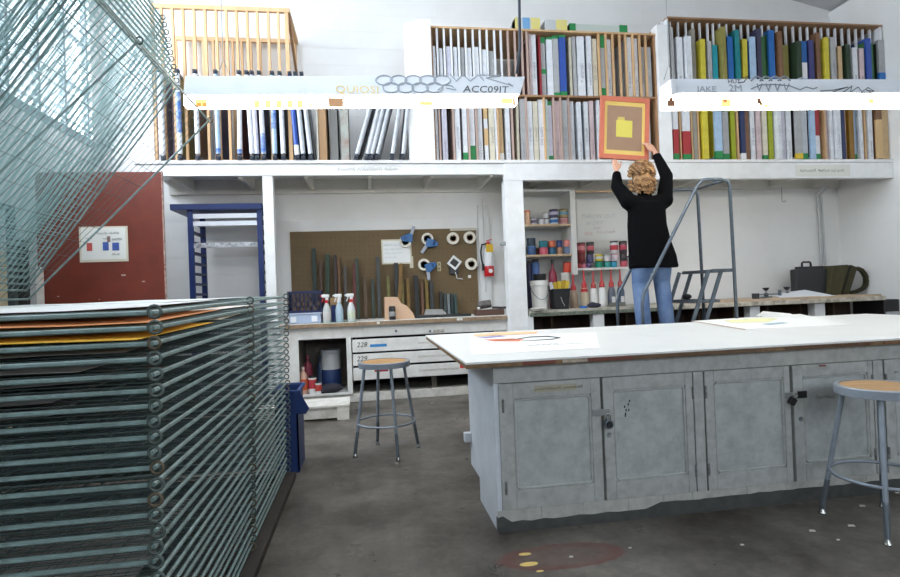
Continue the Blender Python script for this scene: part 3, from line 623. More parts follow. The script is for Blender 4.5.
def door(px0, px1, pnl, hinge_px, label):
    x0, x1 = P(px0, 440, IY0).x, P(px1, 440, IY0).x; z0, z1 = .121, .797
    p0, p1 = P(pnl[0], pnl[3], IY0), P(pnl[1], pnl[2], IY0); a, b, c_, d = p0.x, p1.x, max(z0+.09, p0.z), min(z1-.05, p1.z)
    mb = MB().box(x0+.002, a, IY0-.012, IY0+.018, z0, z1).box(b, x1-.002, IY0-.012, IY0+.018, z0, z1).box(a, b, IY0-.012, IY0+.018, z0, c_).box(a, b, IY0-.012, IY0+.018, d, z1)
    dr = mb.part('door', GREY, isl, bevel=.003)
    MB().box(a-.004, b+.004, IY0-.001, IY0+.012, c_-.004, d+.004).part('door_panel', GREYP, dr, bevel=.006)
    bead = .008
    MB().tube([(a+.007, IY0-.003, c_+.02), (a+.02, IY0-.003, c_+.007), (b-.02, IY0-.003, c_+.007), (b-.007, IY0-.003, c_+.02), (b-.007, IY0-.003, d-.02), (b-.02, IY0-.003, d-.007), (a+.02, IY0-.003, d-.007), (a+.007, IY0-.003, d-.02)], .008, 6, closed=True).part('bead', GREY, dr)
    for zz in (.24, .68):
        hx = P(hinge_px, 440, IY0).x; MB().tube([(hx, IY0-.014, zz-.035), (hx, IY0-.014, zz+.035)], .007, 8).part('hinge', M((150, 150, 148), .4, .4, dirt=(70, 62, 54), scale=40, amt=.8), dr)
    return dr
d1 = door(499.5, 601.5, (516, 590, 393.5, 490), 504, '')
d2 = door(603.5, 694, (615.5, 684, 385, 481), 693.5, '')
d3 = door(705.5, 791, (716, 782, 377, 474), 706.5, '')
d4 = door(793.5, 874, (804.5, 866, 372, 463), 873, '')
d5 = door(885.5, 980, (896, 968, 366, 455), 886.5, '')
d6 = door(983, 1080, (994, 1068, 360, 447), 1079, '')
MB().box(P(695, 440, IY0).x, P(704.5, 440, IY0).x, IY0-.008, IY0+.018, .121, .797).part('stile', GREY, isl); MB().box(P(875, 440, IY0).x, P(884.5, 440, IY0).x, IY0-.008, IY0+.018, .121, .797).part('stile', GREY, isl)
# hasps, padlocks, key escutcheons
def at(px, py, off=0.): 
    v = P(px, py, IY0-off); return v
def hasp(par, px, py, w_=.07):
    v = at(px, py); MB().box(v.x-w_/2, v.x+w_/2, IY0-.018, IY0-.012, v.z-.018, v.z+.018).part('hasp', M((150, 152, 150), .45, .4), par, bevel=.002)
hasp(d1, 600, 412, .10); hasp(d3, 787, 395, .05); v = at(800.5, 394); MB().box(v.x-.03, v.x+.025, IY0-.02, IY0-.012, v.z-.02, v.z+.02).part('hasp_plate', BLACK, d4)
def ringp(par, px, py):
    v = at(px, py, .014); MB().tube(arc((v.x, IY0-.0145, v.z), .012, 0, 2*pi, (1, 0, 0), (0, 0, 1), 14)[:-1], .002, 5, closed=True).box(v.x-.002, v.x+.002, IY0-.0155, IY0-.012, v.z-.007, v.z+.007).part('lock_cylinder', STEEL, par)
ringp(d2, 609, 435); ringp(d4, 801, 419)
v = at(608.5, 424, .03)
pk = root('padlock', (v.x, IY0-.03, v.z-.03), 'round silver combination padlock hanging on the left cupboard hasp', 'padlock')
MB().lathe([(.0, -.012), (.022, -.012), (.026, -.008), (.026, .010), (.0, .010)], (v.x, IY0-.034, v.z), 18, (0, 1, 0)).part('body', STEEL, pk, smooth='auto')
MB().lathe([(.0, -.02), (.015, -.02), (.018, -.012), (.0, -.012)], (v.x, IY0-.034, v.z), 16, (0, 1, 0)).part('dial', BLACK, pk, smooth='auto')
MB().tube([(v.x-.013, IY0-.03, v.z+.02)]+arc((v.x, IY0-.03, v.z+.045), .013, pi, 0, (1, 0, 0), (0, 0, 1), 8)+[(v.x+.013, IY0-.03, v.z+.02)], .0035, 6).part('shackle', CHROME, pk, smooth=True)
v = at(793, 401, .035)
pk2 = root('padlock', (v.x, IY0-.03, v.z-.03), 'small black padlock hanging tilted on the right cupboard hasp', 'padlock')
R_ = Matrix.Rotation(radians(35), 3, 'Y')
def rotp(pts, c): return [R_ @ (Vector(p)-c)+c for p in pts]
vv = Vector((v.x, IY0-.032, v.z)); mb = MB().box(v.x-.02, v.x+.02, IY0-.042, IY0-.022, v.z-.022, v.z+.018); mb.v = [tuple(p) for p in rotp(mb.v, vv)]; mb.part('body', BLACK, pk2, bevel=.003)
mb = MB().tube([(v.x-.012, IY0-.032, v.z+.015)]+arc((v.x, IY0-.032, v.z+.035), .012, pi, 0, (1, 0, 0), (0, 0, 1), 8)+[(v.x+.012, IY0-.032, v.z+.015)], .0035, 6); mb.v = [tuple(p) for p in rotp(mb.v, vv)]; mb.part('shackle', CHROME, pk2, smooth=True)
q = P(534, 389.5, IY0-.012); MB().box(q.x, q.x+.24, IY0-.0135, IY0-.012, q.z-.018, q.z+.02).part('label_tape', M((176, 170, 150), .6), d1); squig('Silkscreen Supplies', .026, (q.x+.006, IY0-.0142, q.z-.008), d1, M((120, 100, 62)))
q = P(624, 408, IY0-.001); 
for dx, dz in ((0, 0), (.008, -.02), (.002, -.05), (.022, .012), (.024, -.02), (.004, -.04), (.03, .03)): MB().box(q.x+dx, q.x+dx+.007, IY0-.0025, IY0-.001, q.z+dz, q.z+dz+.014).part('ink_spot', BLACK, d2)
q = P(816, 400, IY0-.006); squig('SUPPLY', .04, (q.x, IY0-.0022, q.z), d4, M((150, 153, 154)))
q = P(819, 366, IY0-.012); MB().box(q.x, q.x+.045, IY0-.0135, IY0-.012, q.z-.004, q.z+.006).part('red_mark', M((120, 54, 44)), d4)
ob = P(463, 437, 3.64); MB().box(IX0-.045, IX0, 3.61, 3.66, ob.z-.03, ob.z+.03).part('bracket', M((214, 216, 220), .5), isl, bevel=.003)
# tabletop
TX0, TX1, TY0, TY1, TZ = .493, 4.93, 2.835, 4.85, .93
tt = root('tabletop', (2.8, 3.9, .896), 'large white board worktop with chipped plywood edge on the island', 'tabletop')
MB().box(TX0, TX1, TY0, TY1, .918, TZ).part('white_surface', M((236, 235, 231), .4, dirt=(228, 226, 220), scale=3, amt=.6), tt, bevel=.002)
MB().box(TX0+.003, TX1-.003, TY0+.003, TY1-.003, .896, .918).part('plywood_core', M((142, 112, 80), .7, dirt=(96, 70, 46), scale=20, amt=.8), tt)
for x0, x1, c_ in ((.80, .98, (126, 66, 52)), (1.02, 1.16, (190, 176, 158)), (1.16, 1.42, (126, 66, 52)), (1.42, 2.2, (110, 84, 58)), (2.35, 2.9, (96, 70, 46)), (3.0, 3.5, (136, 100, 66))):
    MB().box(x0, x1, TY0-.001, TY0+.004, .899, .917).part('edge_banding', M(c_, .6, dirt=(90, 60, 44), scale=30, amt=.6), tt)
for x, y in ((1.5, 4.6), (4.7, 4.6), (3.1, 4.6)): MB().box(x-.04, x+.04, y-.04, y+.04, 0, .896).part('leg', GREY, tt)
# prints on the tabletop
def flat(poly, z, mat, par, nm, t=.0012):
    return MB().slab([PZ(px, py, z) for px, py in poly], (0, 0, t)).part(nm, mat, par)
pp = root('poster_print', PZ(520, 340, TZ+.001), 'white poster with orange and black figure lying on worktop', 'poster')
flat([(472, 355), (600, 348), (596, 332), (470, 338)], TZ+.001, M((247, 246, 243), .6), pp, 'sheet')
z_ = TZ+.0026
flat([(473, 334.6), (500, 332.2), (538, 331.6), (536, 333.6), (505, 335), (476, 336.4)], z_, M((240, 200, 158), .8), pp, 'orange_figure'); flat([(478, 337.6), (500, 335.6), (506, 336.4), (486, 338.4)], z_, M((160, 152, 192), .8), pp, 'violet_patch')
flat([(484, 339.6), (512, 338.6), (524, 339.4), (519, 341.4), (494, 341.4)], z_, M((222, 130, 100), .8), pp, 'red_patch', .0014)
ol = [PZ(*q_, z_) for q_ in ((487, 340), (500, 340.6), (515, 339.6), (530, 337.4), (548, 336.8), (560, 338), (552, 339.6), (538, 340.4), (522, 340.6))]
MB().tube(ol, [.002, .004, .005, .007, .008, .006, .007, .005, .002], 5).part('black_outline', M((84, 88, 80), .8), pp)
squig('PRINT', .08, PZ(528, 346, z_), pp, M((196, 192, 186)), upv=(0, 1, 0)); squig('studio', .06, PZ(556, 345, z_), pp, M((214, 210, 204)), upv=(0, 1, 0))
ps = root('print_sheet', PZ(770, 322, TZ+.001), 'pale print with yellow and blue marks on worktop far side', 'paper')
flat([(693, 321), (746, 329.5), (800, 327), (850, 325), (800, 314), (762, 316.5)], TZ+.001, M((242, 242, 238), .8), ps, 'sheet')
flat([(724, 320.6), (760, 318.2), (778, 318.6), (768, 322), (732, 322.8)], z_, M((236, 232, 178), .8), ps, 'yellow_print'); flat([(762, 324), (782, 322.4), (788, 323), (770, 325)], z_, M((160, 186, 196), .8), ps, 'blue_print')
flat([(693, 320.9), (746, 329.2), (745, 329.9), (691, 321.3)], z_, M((190, 168, 150), .8), ps, 'tan_edge')
lp = PZ(772, 314, TZ); mb = MB().slab([PZ(756, 316, TZ+.003), PZ(800, 317.5, TZ+.003), PZ(790, 313.5, TZ+.003), P(763, 311.2, PZ(763, 315, TZ).y)], (0, 0, .0012)); mb.solo('curled_sheet', M((244, 244, 242), .8), 'white sheet with a curled corner at worktop back', 'paper')

# ------------------------------------------------------------------ stools
def stool(loc, rz, label, h=.745, r=.205, foot=.27):
    s = root('stool', (0, 0, 0), label, 'stool', 'round metal shop stools')
    SG = M((150, 158, 168), .4, .2, dirt=(120, 126, 132), scale=20, amt=.4)
    MB().lathe([(r-.02, h-.045), (r, h-.045), (r, h-.004), (r-.006, h), (r-.022, h), (r-.022, h-.012)], n=36).part('seat_pan', SG, s, smooth='auto')
    MB().lathe([(.0, h-.012), (r-.024, h-.012), (r-.024, h-.003), (.0, h-.002)], n=36).part('seat_board', M((190, 148, 98), .4, dirt=(140, 98, 56), scale=5, amt=.7, stretch=(1, 6, 1)), s, smooth='auto')
    for k in range(4):
        a = pi/4+k*pi/2; u = Vector((cos(a), sin(a), 0)); t_ = u*(r-.045); b_ = u*foot
        l = MB().tube([t_+Vector((0, 0, h-.03)), b_*.985+Vector((0, 0, .03))], .013, 10).part('leg', SG, s, smooth='auto')
        MB().tube([t_*.0+(t_+(b_-t_)*.72)+Vector((0, 0, (h-.03)*.28)), b_*.985+Vector((0, 0, .03))], .0138, 10).part('worn_sleeve', STEEL, l, smooth='auto')
        MB().lathe([(.018, 0), (.02, .006), (.015, .016), (.010, .034), (.0, .036)], b_*.985, 10).part('glide', CHROME, l, smooth='auto')
    zr = .26; rr = r-.045+(foot-(r-.045))*(1-zr/(h-.03)); 
    MB().tube([(rr*cos(2*pi*i/36), rr*sin(2*pi*i/36), zr) for i in range(36)], .009, 8, closed=True).part('foot_ring', SG, s, smooth=True)
    s.location = loc; s.rotation_euler = (0, 0, rz); return s
stool((.115, 4.59, 0), radians(-29), 'grey metal stool with wooden seat before the drawers', h=.755, r=.213, foot=.275)
stool((2.635, 2.53, 0), radians(0), 'grey metal stool with wooden seat at the island right end', h=.73, r=.2, foot=.278)
SCL = ['pale paper scrap by the right stool, nearest the island', 'pale flat scrap between the right stool feet', 'pale scrap left of the right stool feet', 'tiny scrap behind the right stool at the kick strip', 'tiny scrap at the island corner below first door', 'tiny scrap on the reddish floor stain', 'tiny scrap on bare floor before the third door', 'tiny scrap right of the reddish floor stain', 'pale scrap on the floor near the drawer plinth', 'pale scrap beside the drawer plinth, nearer the island', 'tiniest scrap in front of the right stool', 'tiny scrap between floor stain and first island door']
for (px, py, s_), scl in zip(((862, 506, .02), (851, 526, .022), (812, 531, .02), (897, 493, .014), (523, 519, .014), (571, 557, .012), (742, 545, .012), (630, 548, .01), (393, 407, .02), (432, 403, .02), (838, 540, .01), (560, 525, .012)), SCL):
    q = PZ(px, py, .001); MB().slab([q+Vector((-s_, -s_*.3, 0)), q+Vector((s_*.6, -s_*.6, 0)), q+Vector((s_, s_*.3, 0)), q+Vector((-s_*.2, s_*.7, 0))], (0, 0, .003)).solo('paper_scrap', M((196, 190, 178), .8), scl, 'scrap', 'paper scraps on the floor')

# ------------------------------------------------------------------ hanging fluorescent fixtures
def fixture(x0, x1, Y, zb, zl, zt, label, wires, lensx=(0, 0), slope=0.0, glow=LENS_E):
    f = root('fluorescent_fixture', ((x0+x1)/2, Y, zb), label, 'light fixture', 'hanging fluorescent fixtures')
    HW = M((226, 229, 234), .4, dirt=(200, 202, 206), scale=6, amt=.3)
    D = .17
    def zz(x): return slope*(x-x0)
    mb = MB()
    def prism(xa, xb, yza, xsh=0.):
        vs = [(xa, y, z+zz(xa)) for y, z in yza]+[(xb-(xsh if z < zt-.001 else 0), y, z+zz(xb)) for y, z in yza]; n = len(yza)
        return vs, [tuple(range(n))[::-1], tuple(range(n, 2*n))]+[(i, (i+1) % n, n+(i+1) % n, n+i) for i in range(n)]
    vs, fs = prism(x0, x1, [(Y-.005, zl), (Y+.055, zt), (Y+D-.055, zt), (Y+D+.005, zl)], lensx[1]*.7)
    hood = MB().add(vs, fs).part('hood', HW, f, bevel=.003)
    vs, fs = prism(x0-lensx[0], x1-lensx[1], [(Y+.004, zb), (Y+.004, zl-.002), (Y+.09, zl-.002), (Y+.09, zb)])
    MB().add(vs, fs).part('diffuser', emit((255, 249, 236), glow), f)
    for x in wires:
        z0 = zt+zz(x); MB().tube([(x-.05, Y+D/2, z0), (x, Y+D/2, z0+.13), (x+.05, Y+D/2, z0)], .004, 5).tube([(x, Y+D/2, z0+.13), (x, Y+D/2, roof(x)+.02)], .003, 5).part('hanger', M((150, 152, 154), .5), f)
    return f, hood
FY = 4.2
fx, hd = fixture(-1.262, 1.31, FY, 2.722, 2.795, 2.957, 'left hanging fluorescent fixture with graffiti and row of stickers', (-1.0,), (0, .09), .0185)
HS = Vector((0, .06, .16)).normalized()
def on_f(px, py, off=.003):          # a point just proud of the sloping hood face
    Y = FY
    for _ in range(6):
        v = P(px, py, Y); z0 = 2.795+.0185*(v.x+1.262) if v.x < 2 else 2.87+.019*(v.x-2.57); Y = FY-.005-off+max(-.2, (v.z-z0))*.06/(.162 if v.x < 2 else .142)
    return v
GR = M((168, 174, 182), .6); BK = M((70, 72, 78), .6); YG = M((240, 212, 140), .6)
def scrib(pts, r, mat, par, nm='graffiti_line', close=False): MB().tube([on_f(px, py, .001) for px, py in pts], r, 5, closed=close).part(nm, mat, par)
def slot(fxr, px0, px1, z): pass
for k in range(5):
    cx = 384+k*14.5; scrib([(cx+8.2*cos(2*pi*i/16), 80.2+4.8*sin(2*pi*i/16)) for i in range(16)], .0055, GR, hd, close=True)
    if k < 4: scrib([(cx+7+8.2*cos(2*pi*i/16), 87.6+5*sin(2*pi*i/16)) for i in range(16)], .0055, GR, hd, close=True)
scrib([(450, 74), (456, 81), (463, 74.5), (470, 81), (478, 75), (484, 81), (480, 75), (502, 75.5), (486, 78), (513, 86), (508, 83)], .005, GR, hd)
scrib([(438, 90), (444, 85), (452, 86), (456, 90), (446, 88)], .005, GR, hd)
text('ACC09IT', .092, on_f(463, 92), hd, BK, shear=.2, upv=HS); text('QUIOSI', .1, on_f(335, 92.5), hd, YG, upv=HS)
def stick(px, py, w_, h_, mat, par, nm='sticker', Y=FY+.0035):
    v = P(px, py, Y); MB().box(v.x-w_/2, v.x+w_/2, Y-.002, Y+.001, v.z-h_/2, v.z+h_/2).part(nm, mat, par)
OR = emit((244, 196, 126), 1.1); LO = emit((250, 232, 196), 1.15); BR = emit((176, 128, 66), .7)   # stickers emit a little themselves, standing in for backlight through them
for px in (257, 268, 279, 290, 300): stick(px, 104, .045, .06, OR, fx)
stick(201, 103, .08, .06, OR, fx); stick(199, 105, .03, .03, BR, fx); stick(205, 105, .03, .03, BR, fx); stick(311, 105.5, .03, .025, OR, fx); stick(336, 102.5, .11, .07, M((236, 178, 130), .6), fx)
for px, w_ in ((386, .16), (395, .1), (405, .1), (480, .1), (491, .08)): stick(px, 102.5, w_, .035, LO, fx)
squig('RYAN', .07, P(413, 104.5, FY+.001), fx, BR); stick(426, 103.5, .1, .03, OR, fx); stick(507, 101, .09, .05, OR, fx); stick(514, 102, .02, .06, BR, fx)
MB().tube([Vector((P(519, -20, FY+.05).x, FY+.05, roof(1.2))), P(519, -20, FY+.05), P(519.5, 20, FY+.05), P(520, 48, FY+.05), P(517, 73.5, FY+.05)], .012, 8).part('cable', M((52, 60, 70), .5), fx, smooth=True)
fx2, hd2 = fixture(P(675, 90, FY).x, 5.2, FY, 2.757, 2.87, 3.012, 'right hanging fluorescent fixture with black scribbled graffiti on hood', (P(668, 70, FY).x+.06, 5.0), (.085, .05), .019)
MB().box(P(664, 90, FY+.1).x, P(675, 90, FY).x+.01, FY-.006, FY+.176, 2.86, 2.985).part('end_cap', M((228, 230, 234), .4), fx2, bevel=.006)
text('JAKE', .085, on_f(697, 91.5), hd2, M((160, 165, 172), .6), shear=.25, upv=HS); text('2M', .1, on_f(729, 91), hd2, M((160, 165, 172), .6), shear=.2, upv=HS); text('HUT', .06, on_f(728, 83), hd2, BK, shear=.1, upv=HS)
for k in range(4):
    cx = 757+k*9; scrib([(cx-6+12*i/8, 81-4.5*sin(pi*i/8)) for i in range(9)], .008, M((134, 140, 148), .6), hd2); scrib([(cx, 84), (cx+2, 91), (cx+5, 84)], .007, M((134, 140, 148), .6), hd2)
scrib([(751, 89), (760, 85), (775, 84.5), (790, 86), (800, 90), (806, 87), (813, 89), (817, 87.5)], .006, M((134, 140, 148), .6), hd2); scrib([(742, 78), (748, 76.5), (744, 82), (738, 83)], .005, BK, hd2); scrib([(798, 79), (803, 77.5)], .006, GR, hd2)
scrib([(820, 91), (834, 90), (848, 87), (832, 92), (842, 93), (852, 86), (850, 92.5), (858, 87), (862, 92), (868, 87.5), (874, 91.5), (866, 90), (872, 93)], .0042, BK, hd2)
scrib([(845, 93.5), (874, 92.8)], .004, BK, hd2)
def stk2(px, py, w_, h_, mat): stick(px, py, w_, h_, mat, fx2)
BR = emit((120, 84, 60), .5); stk2(671, 103.5, .07, .05, BR); stk2(671, 99.5, .035, .03, BR); stk2(680, 101, .06, .05, LO); stk2(726, 103, .09, .07, OR); stk2(725, 101, .03, .025, BR); stk2(759, 101, .04, .05, BR); stk2(761, 104, .03, .03, YG); stk2(766, 106, .03, .03, OR); stk2(818, 99, .13, .012, OR); stk2(842, 99, .15, .012, LO); stk2(832, 105, .012, .05, OR); stk2(871, 101, .05, .04, OR)  # darker stickers here also carry their backlight as emission
MB().tube(arc(P(707, 104, FY+.003), .018, 0, 2*pi, (1, 0, 0), (0, 0, 1), 4)[:-1], .004, 5, closed=True).part('sticker', BR, fx2)
text('CATCH', .045, P(888, 106.5, FY+.001), fx2, emit((236, 160, 96), 1.))  # lettering given its own glow in place of light through it
# ------------------------------------------------------------------ rolling ladder
LN, LFR = 5.03, 5.57                 # near and far side planes
SL = M((92, 102, 112), .4, .5, dirt=(60, 64, 66), scale=18, amt=.5)
lad = root('rolling_ladder', (3.4, 5.3, 0), 'grey tubular rolling step ladder with handrails under the person', 'ladder')
def lx(px, py): return P(px, py, LN)
tb, tp, tr = lx(641.5, 297), lx(699, 180), lx(727, 177.5)
zR = tp.z+.005
for y in (LN, LFR):
    fl = Vector((tb.x, y, .03)); k1 = Vector((tb.x+.005, y, tb.z)); k2 = Vector((tp.x, y, zR-.02)); e1 = Vector((tr.x-.02, y, zR))
    dirv = (k2-k1).normalized()
    pts = [fl, k1-Vector((0, 0, .06)), k1+dirv*.04, k2-dirv*.06, k2+Vector((.03, 0, .012)), Vector((k2.x+.09, y, zR)), e1-Vector((.05, 0, 0)), e1+Vector((.02, 0, -.015)), Vector((tr.x+.025, y, zR-.06)), Vector((tr.x+.055, y, .03))]
    MB().tube(pts, .0165, 10).part('side_rail', SL, lad, smooth=True)
    for xx in (tb.x, tr.x+.055): MB().lathe([(.0, 0), (.024, 0), (.024, .035), (.0, .035)], (xx, y, 0), 12).part('rubber_foot', BLACK, lad, smooth='auto')
MB().tube([(tr.x-.02, LN, zR-.005), (tr.x-.02, LFR, zR-.005)], .014, 8).part('top_cross_bar', SL, lad, smooth=True)
zp = lx(722, 269).z; zt2 = zp-.30; zt1 = zp-.60; zt0 = zp-.90
sx = lx(722, 269).x
def tread(xa, xb, z, nm='tread'):
    MB().box(xa, xb, LN+.02, LFR-.02, z-.03, z-.006).part(nm, SL, lad, bevel=.004); MB().box(xa+.02, xb-.02, LN+.04, LFR-.04, z-.006, z).part('grip_pad', M((50, 54, 58), .8, dirt=(90, 94, 96), scale=40, amt=.8), lad)
tread(sx-.12, tr.x+.05, zp, 'platform'); tread(sx-.30, sx-.02, zt2); tread(sx-.86, sx-.30, zt1); tread(sx-.98, sx-.6, zt0); tread(sx-1.0, sx-.72, zt0-.28)
for y in (LN+.012, LFR-.012):
    MB().bar((sx, y, zp-.01), (sx-.52, y, .04), .018, .035).part('stringer', SL, lad); MB().bar((sx-.14, y, zp-.01), (sx-.66, y, .04), .018, .035).part('stringer', SL, lad)
    MB().bar((sx-.60, y, zt1-.02), (sx-1.0, y, .03), .018, .03).part('stringer', SL, lad)
    MB().bar((tb.x, y, zt1-.02), (tr.x+.05, y, zt1-.02), .018, .03).part('side_brace', SL, lad)
    MB().bar((sx-.1, y, zp-.012), (tr.x+.05, y, zp-.012), .018, .03).part('platform_bar', SL, lad)
MB().ball((sx-.18, LFR-.2, zt2+.03), (.05, .05, .03), 8, 5).solo('rag', M((36, 38, 44), .9), 'dark crumpled rag on the ladder step', 'rag')

# ------------------------------------------------------------------ person on the ladder
def remesh(o, vox, smooth=4):
    r = o.modifiers.new('remesh', 'REMESH'); r.mode = 'VOXEL'; r.voxel_size = vox; r.use_smooth_shade = True
    s = o.modifiers.new('smooth', 'SMOOTH'); s.factor = .5; s.iterations = smooth
PY = 5.30; ZF = zt1                  # the tread she stands on
def q(px, py, y=PY): return P(px, py, y)
per = root('person', (q(650, 300).x, PY, ZF), 'person in black sweater and jeans lifting a framed screen', 'person')
SKIN = M((208, 160, 136), .5, dirt=(196, 140, 116), scale=12, amt=.3)
hip = q(652, 262); hipc = Vector((hip.x, PY, hip.z)); zc = hipc.z
neck = q(644, 192); neck.y = PY+.0; head = q(642, 174); head.y = PY+.03
shL, shR = q(628.5, 201), q(664.5, 199.5)
elL, elR = q(617.0, 186.5, 5.50), q(666.5, 176, 5.46)
wrL, wrR = q(616.6, 171.5, 5.63), q(655.2, 152.5, 5.66)
kneeL, kneeR = Vector((q(643, 322).x, PY+.03, ZF+.49)), Vector((q(665, 322).x, PY+.03, ZF+.49))
ankL, ankR = Vector((kneeL.x-.005, PY-.02, ZF+.09)), Vector((kneeR.x+.01, PY-.02, ZF+.09))
hjL, hjR = Vector((hipc.x-.095, PY, zc+.03)), Vector((hipc.x+.095, PY, zc+.03))
body = MB()
def limb(mb, pts, rs, n=12): mb.tube(pts, rs, n); [mb.ball(p, r*.99, 12, 8) for p, r in zip(pts, rs)]
chest = Vector(((shL.x+shR.x)/2, PY, shL.z-.16))
def torso(mb, g=0.):
    mb.ball(chest+Vector((0, 0, .0)), (.165+g, .105+g, .20+g), 16, 10); mb.ball(Vector((hipc.x, PY, zc+.18)), (.15+g, .10+g, .2+g), 16, 10); mb.ball(Vector((hipc.x, PY-.01, zc+.04)), (.175+g, .125+g, .15+g), 16, 10)
    mb.tube([chest+Vector((0, 0, .05)), Vector((hipc.x, PY, zc+.1))], [.13+g, .13+g], 14)
torso(body)
limb(body, [chest+Vector((0, 0, .12)), neck+Vector((0, 0, -.02)), head+Vector((0, -.01, -.06))], [.075, .052, .052])
# head with face (looking up at the shelf, away from the camera)
hd_ = head+Vector((0, .01, 0)); body.ball(hd_, (.073, .092, .105), 18, 12); body.ball(hd_+Vector((0, .045, -.055)), (.052, .05, .055), 12, 8)
body.ball(hd_+Vector((0, .097, -.012)), (.013, .02, .022), 8, 6); body.tube([hd_+Vector((0, .088, .02)), hd_+Vector((0, .112, -.018))], [.008, .014], 8)
for s in (-1, 1):
    body.ball(hd_+Vector((s*.075, -.005, -.005)), (.012, .02, .032), 8, 6)
    body.ball(hd_+Vector((s*.03, .078, .022)), (.018, .012, .008), 8, 6)
body.ball(hd_+Vector((0, .088, -.05)), (.022, .012, .007), 8, 6); body.ball(hd_+Vector((0, .084, -.062)), (.018, .012, .007), 8, 6)
for sh, el, wr in ((shL, elL, wrL), (shR, elR, wrR)):
    limb(body, [chest+(sh-chest)*.55, sh, el, wr], [.075, .055, .042, .026])
for hj, kn, an in ((hjL, kneeL, ankL), (hjR, kneeR, ankR)):
    limb(body, [hj, (hj+kn)/2, kn, kn+(an-kn)*.35, an], [.088, .075, .056, .056, .036]); body.tube([an, an+Vector((0, .1, -.045))], [.036, .028], 10)
# hands: palm, four bent fingers and a thumb, closed on the frame
def hand(wr, palm_dir, finger_dir, out, thumb_side):
    pd, fd, o_, ts = [Vector(v).normalized() for v in (palm_dir, finger_dir, out, thumb_side)]
    c0 = wr+pd*.02; c1 = wr+pd*.085
    for k in range(4):
        off = ts*(.027-.018*k); body.tube([c0+off*.55, c1+off], [.017, .0125], 8); body.ball(c1+off, .0125, 8, 6)
        L = (.040, .046, .043, .034)[k]; p0 = c1+off; p1 = p0+(pd*.75+fd*.25).normalized()*L; p2 = p1+(pd*.35+fd).normalized()*L*.75; p3 = p2+(fd-pd*.1).normalized()*L*.5
        body.tube([p0, p1, p2, p3], [.0105, .0098, .009, .0075], 8); body.ball(p3, .0075, 8, 5); body.ball(p1, .0098, 8, 5); body.ball(p2, .009, 8, 5)
    t0 = c0+ts*.02+pd*.01; t1 = t0+(ts*.8+pd*.6).normalized()*.04; t2 = t1+(pd+ts*.2+o_*.3).normalized()*.034; t3 = t2+(pd+o_*.4).normalized()*.026
    body.tube([t0, t1, t2, t3], [.016, .0125, .0105, .008], 8); body.ball(t3, .008, 8, 5)
hand(wrL, (.02, .25, 1), (.15, .9, .35), (0, -1, 0), (1, .1, .1))
hand(wrR, (-.42, .3, .85), (-.55, .75, .2), (-.3, -1, 0), (-.75, -.2, -.25))
bo = body.part('body', SKIN, per, label='skin of hands, neck and head'); remesh(bo, .0065, 3)
# jeans
je = MB()
je.ball(Vector((hipc.x, PY-.01, zc+.05)), (.185, .137, .16), 16, 10)
for s, hj, kn, an in ((-1, hjL, kneeL, ankL), (1, hjR, kneeR, ankR)):
    an2 = an+Vector((0, 0, -.02)); limb(je, [hj, (hj+kn)/2+Vector((s*.004, 0, 0)), kn, kn+(an-kn)*.4, an2], [.105, .1, .082, .079, .077], 14)
jo = je.part('jeans', M((82, 106, 146), .8, dirt=(120, 142, 174), scale=5, amt=.8, bump=.2), per); remesh(jo, .012, 3)
for s, an in ((-1, ankL), (1, ankR)):
    sh_ = MB(); sh_.ball((an.x, an.y-.02, ZF+.05), (.042, .05, .055), 12, 8); sh_.tube([(an.x, an.y-.03, ZF+.04), (an.x+s*.008, an.y+.08, ZF+.035), (an.x+s*.012, an.y+.16, ZF+.03)], [.042, .045, .032], 12); sh_.ball((an.x+s*.012, an.y+.16, ZF+.03), (.034, .03, .028), 10, 6)
    so = sh_.part('shoe', M((50, 44, 40), .6), per); remesh(so, .008, 3)
# long black sweater
sw = MB()
NV = lambda px, py, y=PY: q(px, py, y)
hem = q(650, 268).z
ring = [(q(646, 203).z, q(646.5, 203).x, .195, .125), (q(646, 225).z, q(647, 225).x, .205, .145), (q(646, 240).z, q(649, 240).x, .222, .15), (q(646, 256).z, q(652, 256).x, .25, .165), (hem, q(653, 268).x, .262, .175)]
def loft_rings(mb, rings, n=24):
    vs = []; fs = []
    for i, (z, cx, rx, ry) in enumerate(rings):
        for j in range(n):
            a = 2*pi*j/n; wv = 1+.02*sin(5*a+i*.7); vs.append((cx+rx*wv*cos(a), PY-.005+ry*wv*sin(a), z+(.012*sin(2*a+.6) if i == len(rings)-1 else 0)))
    for i in range(len(rings)-1):
        for j in range(n): fs.append((i*n+j, i*n+(j+1) % n, (i+1)*n+(j+1) % n, (i+1)*n+j))
    fs += [tuple(range(n))[::-1], tuple((len(rings)-1)*n+j for j in range(n))]; mb.add(vs, fs)
loft_rings(sw, ring)
sw.ball(chest+Vector((0, 0, .07)), (.185, .125, .13), 16, 10); limb(sw, [chest+Vector((0, 0, .12)), neck+Vector((0, 0, -.035))], [.10, .07], 12)
for sh, el, wr in ((shL, elL, wrL), (shR, elR, wrR)):
    cuff = el+(wr-el)*.88; limb(sw, [chest+(sh-chest)*.5+Vector((0, 0, .03)), sh+Vector((0, 0, -.005)), (sh+el)/2, el, (el+cuff)/2], [.105, .088, .075, .066, .055], 14); sw.tube([(el+cuff)/2, cuff], [.055, .043], 14)
SWM = M((11, 11, 13), 1., bump=.15, scale=60); SWM.node_tree.nodes['Principled BSDF'].inputs['Specular IOR Level'].default_value = .08
wo = sw.part('sweater', SWM, per); remesh(wo, .011, 4)
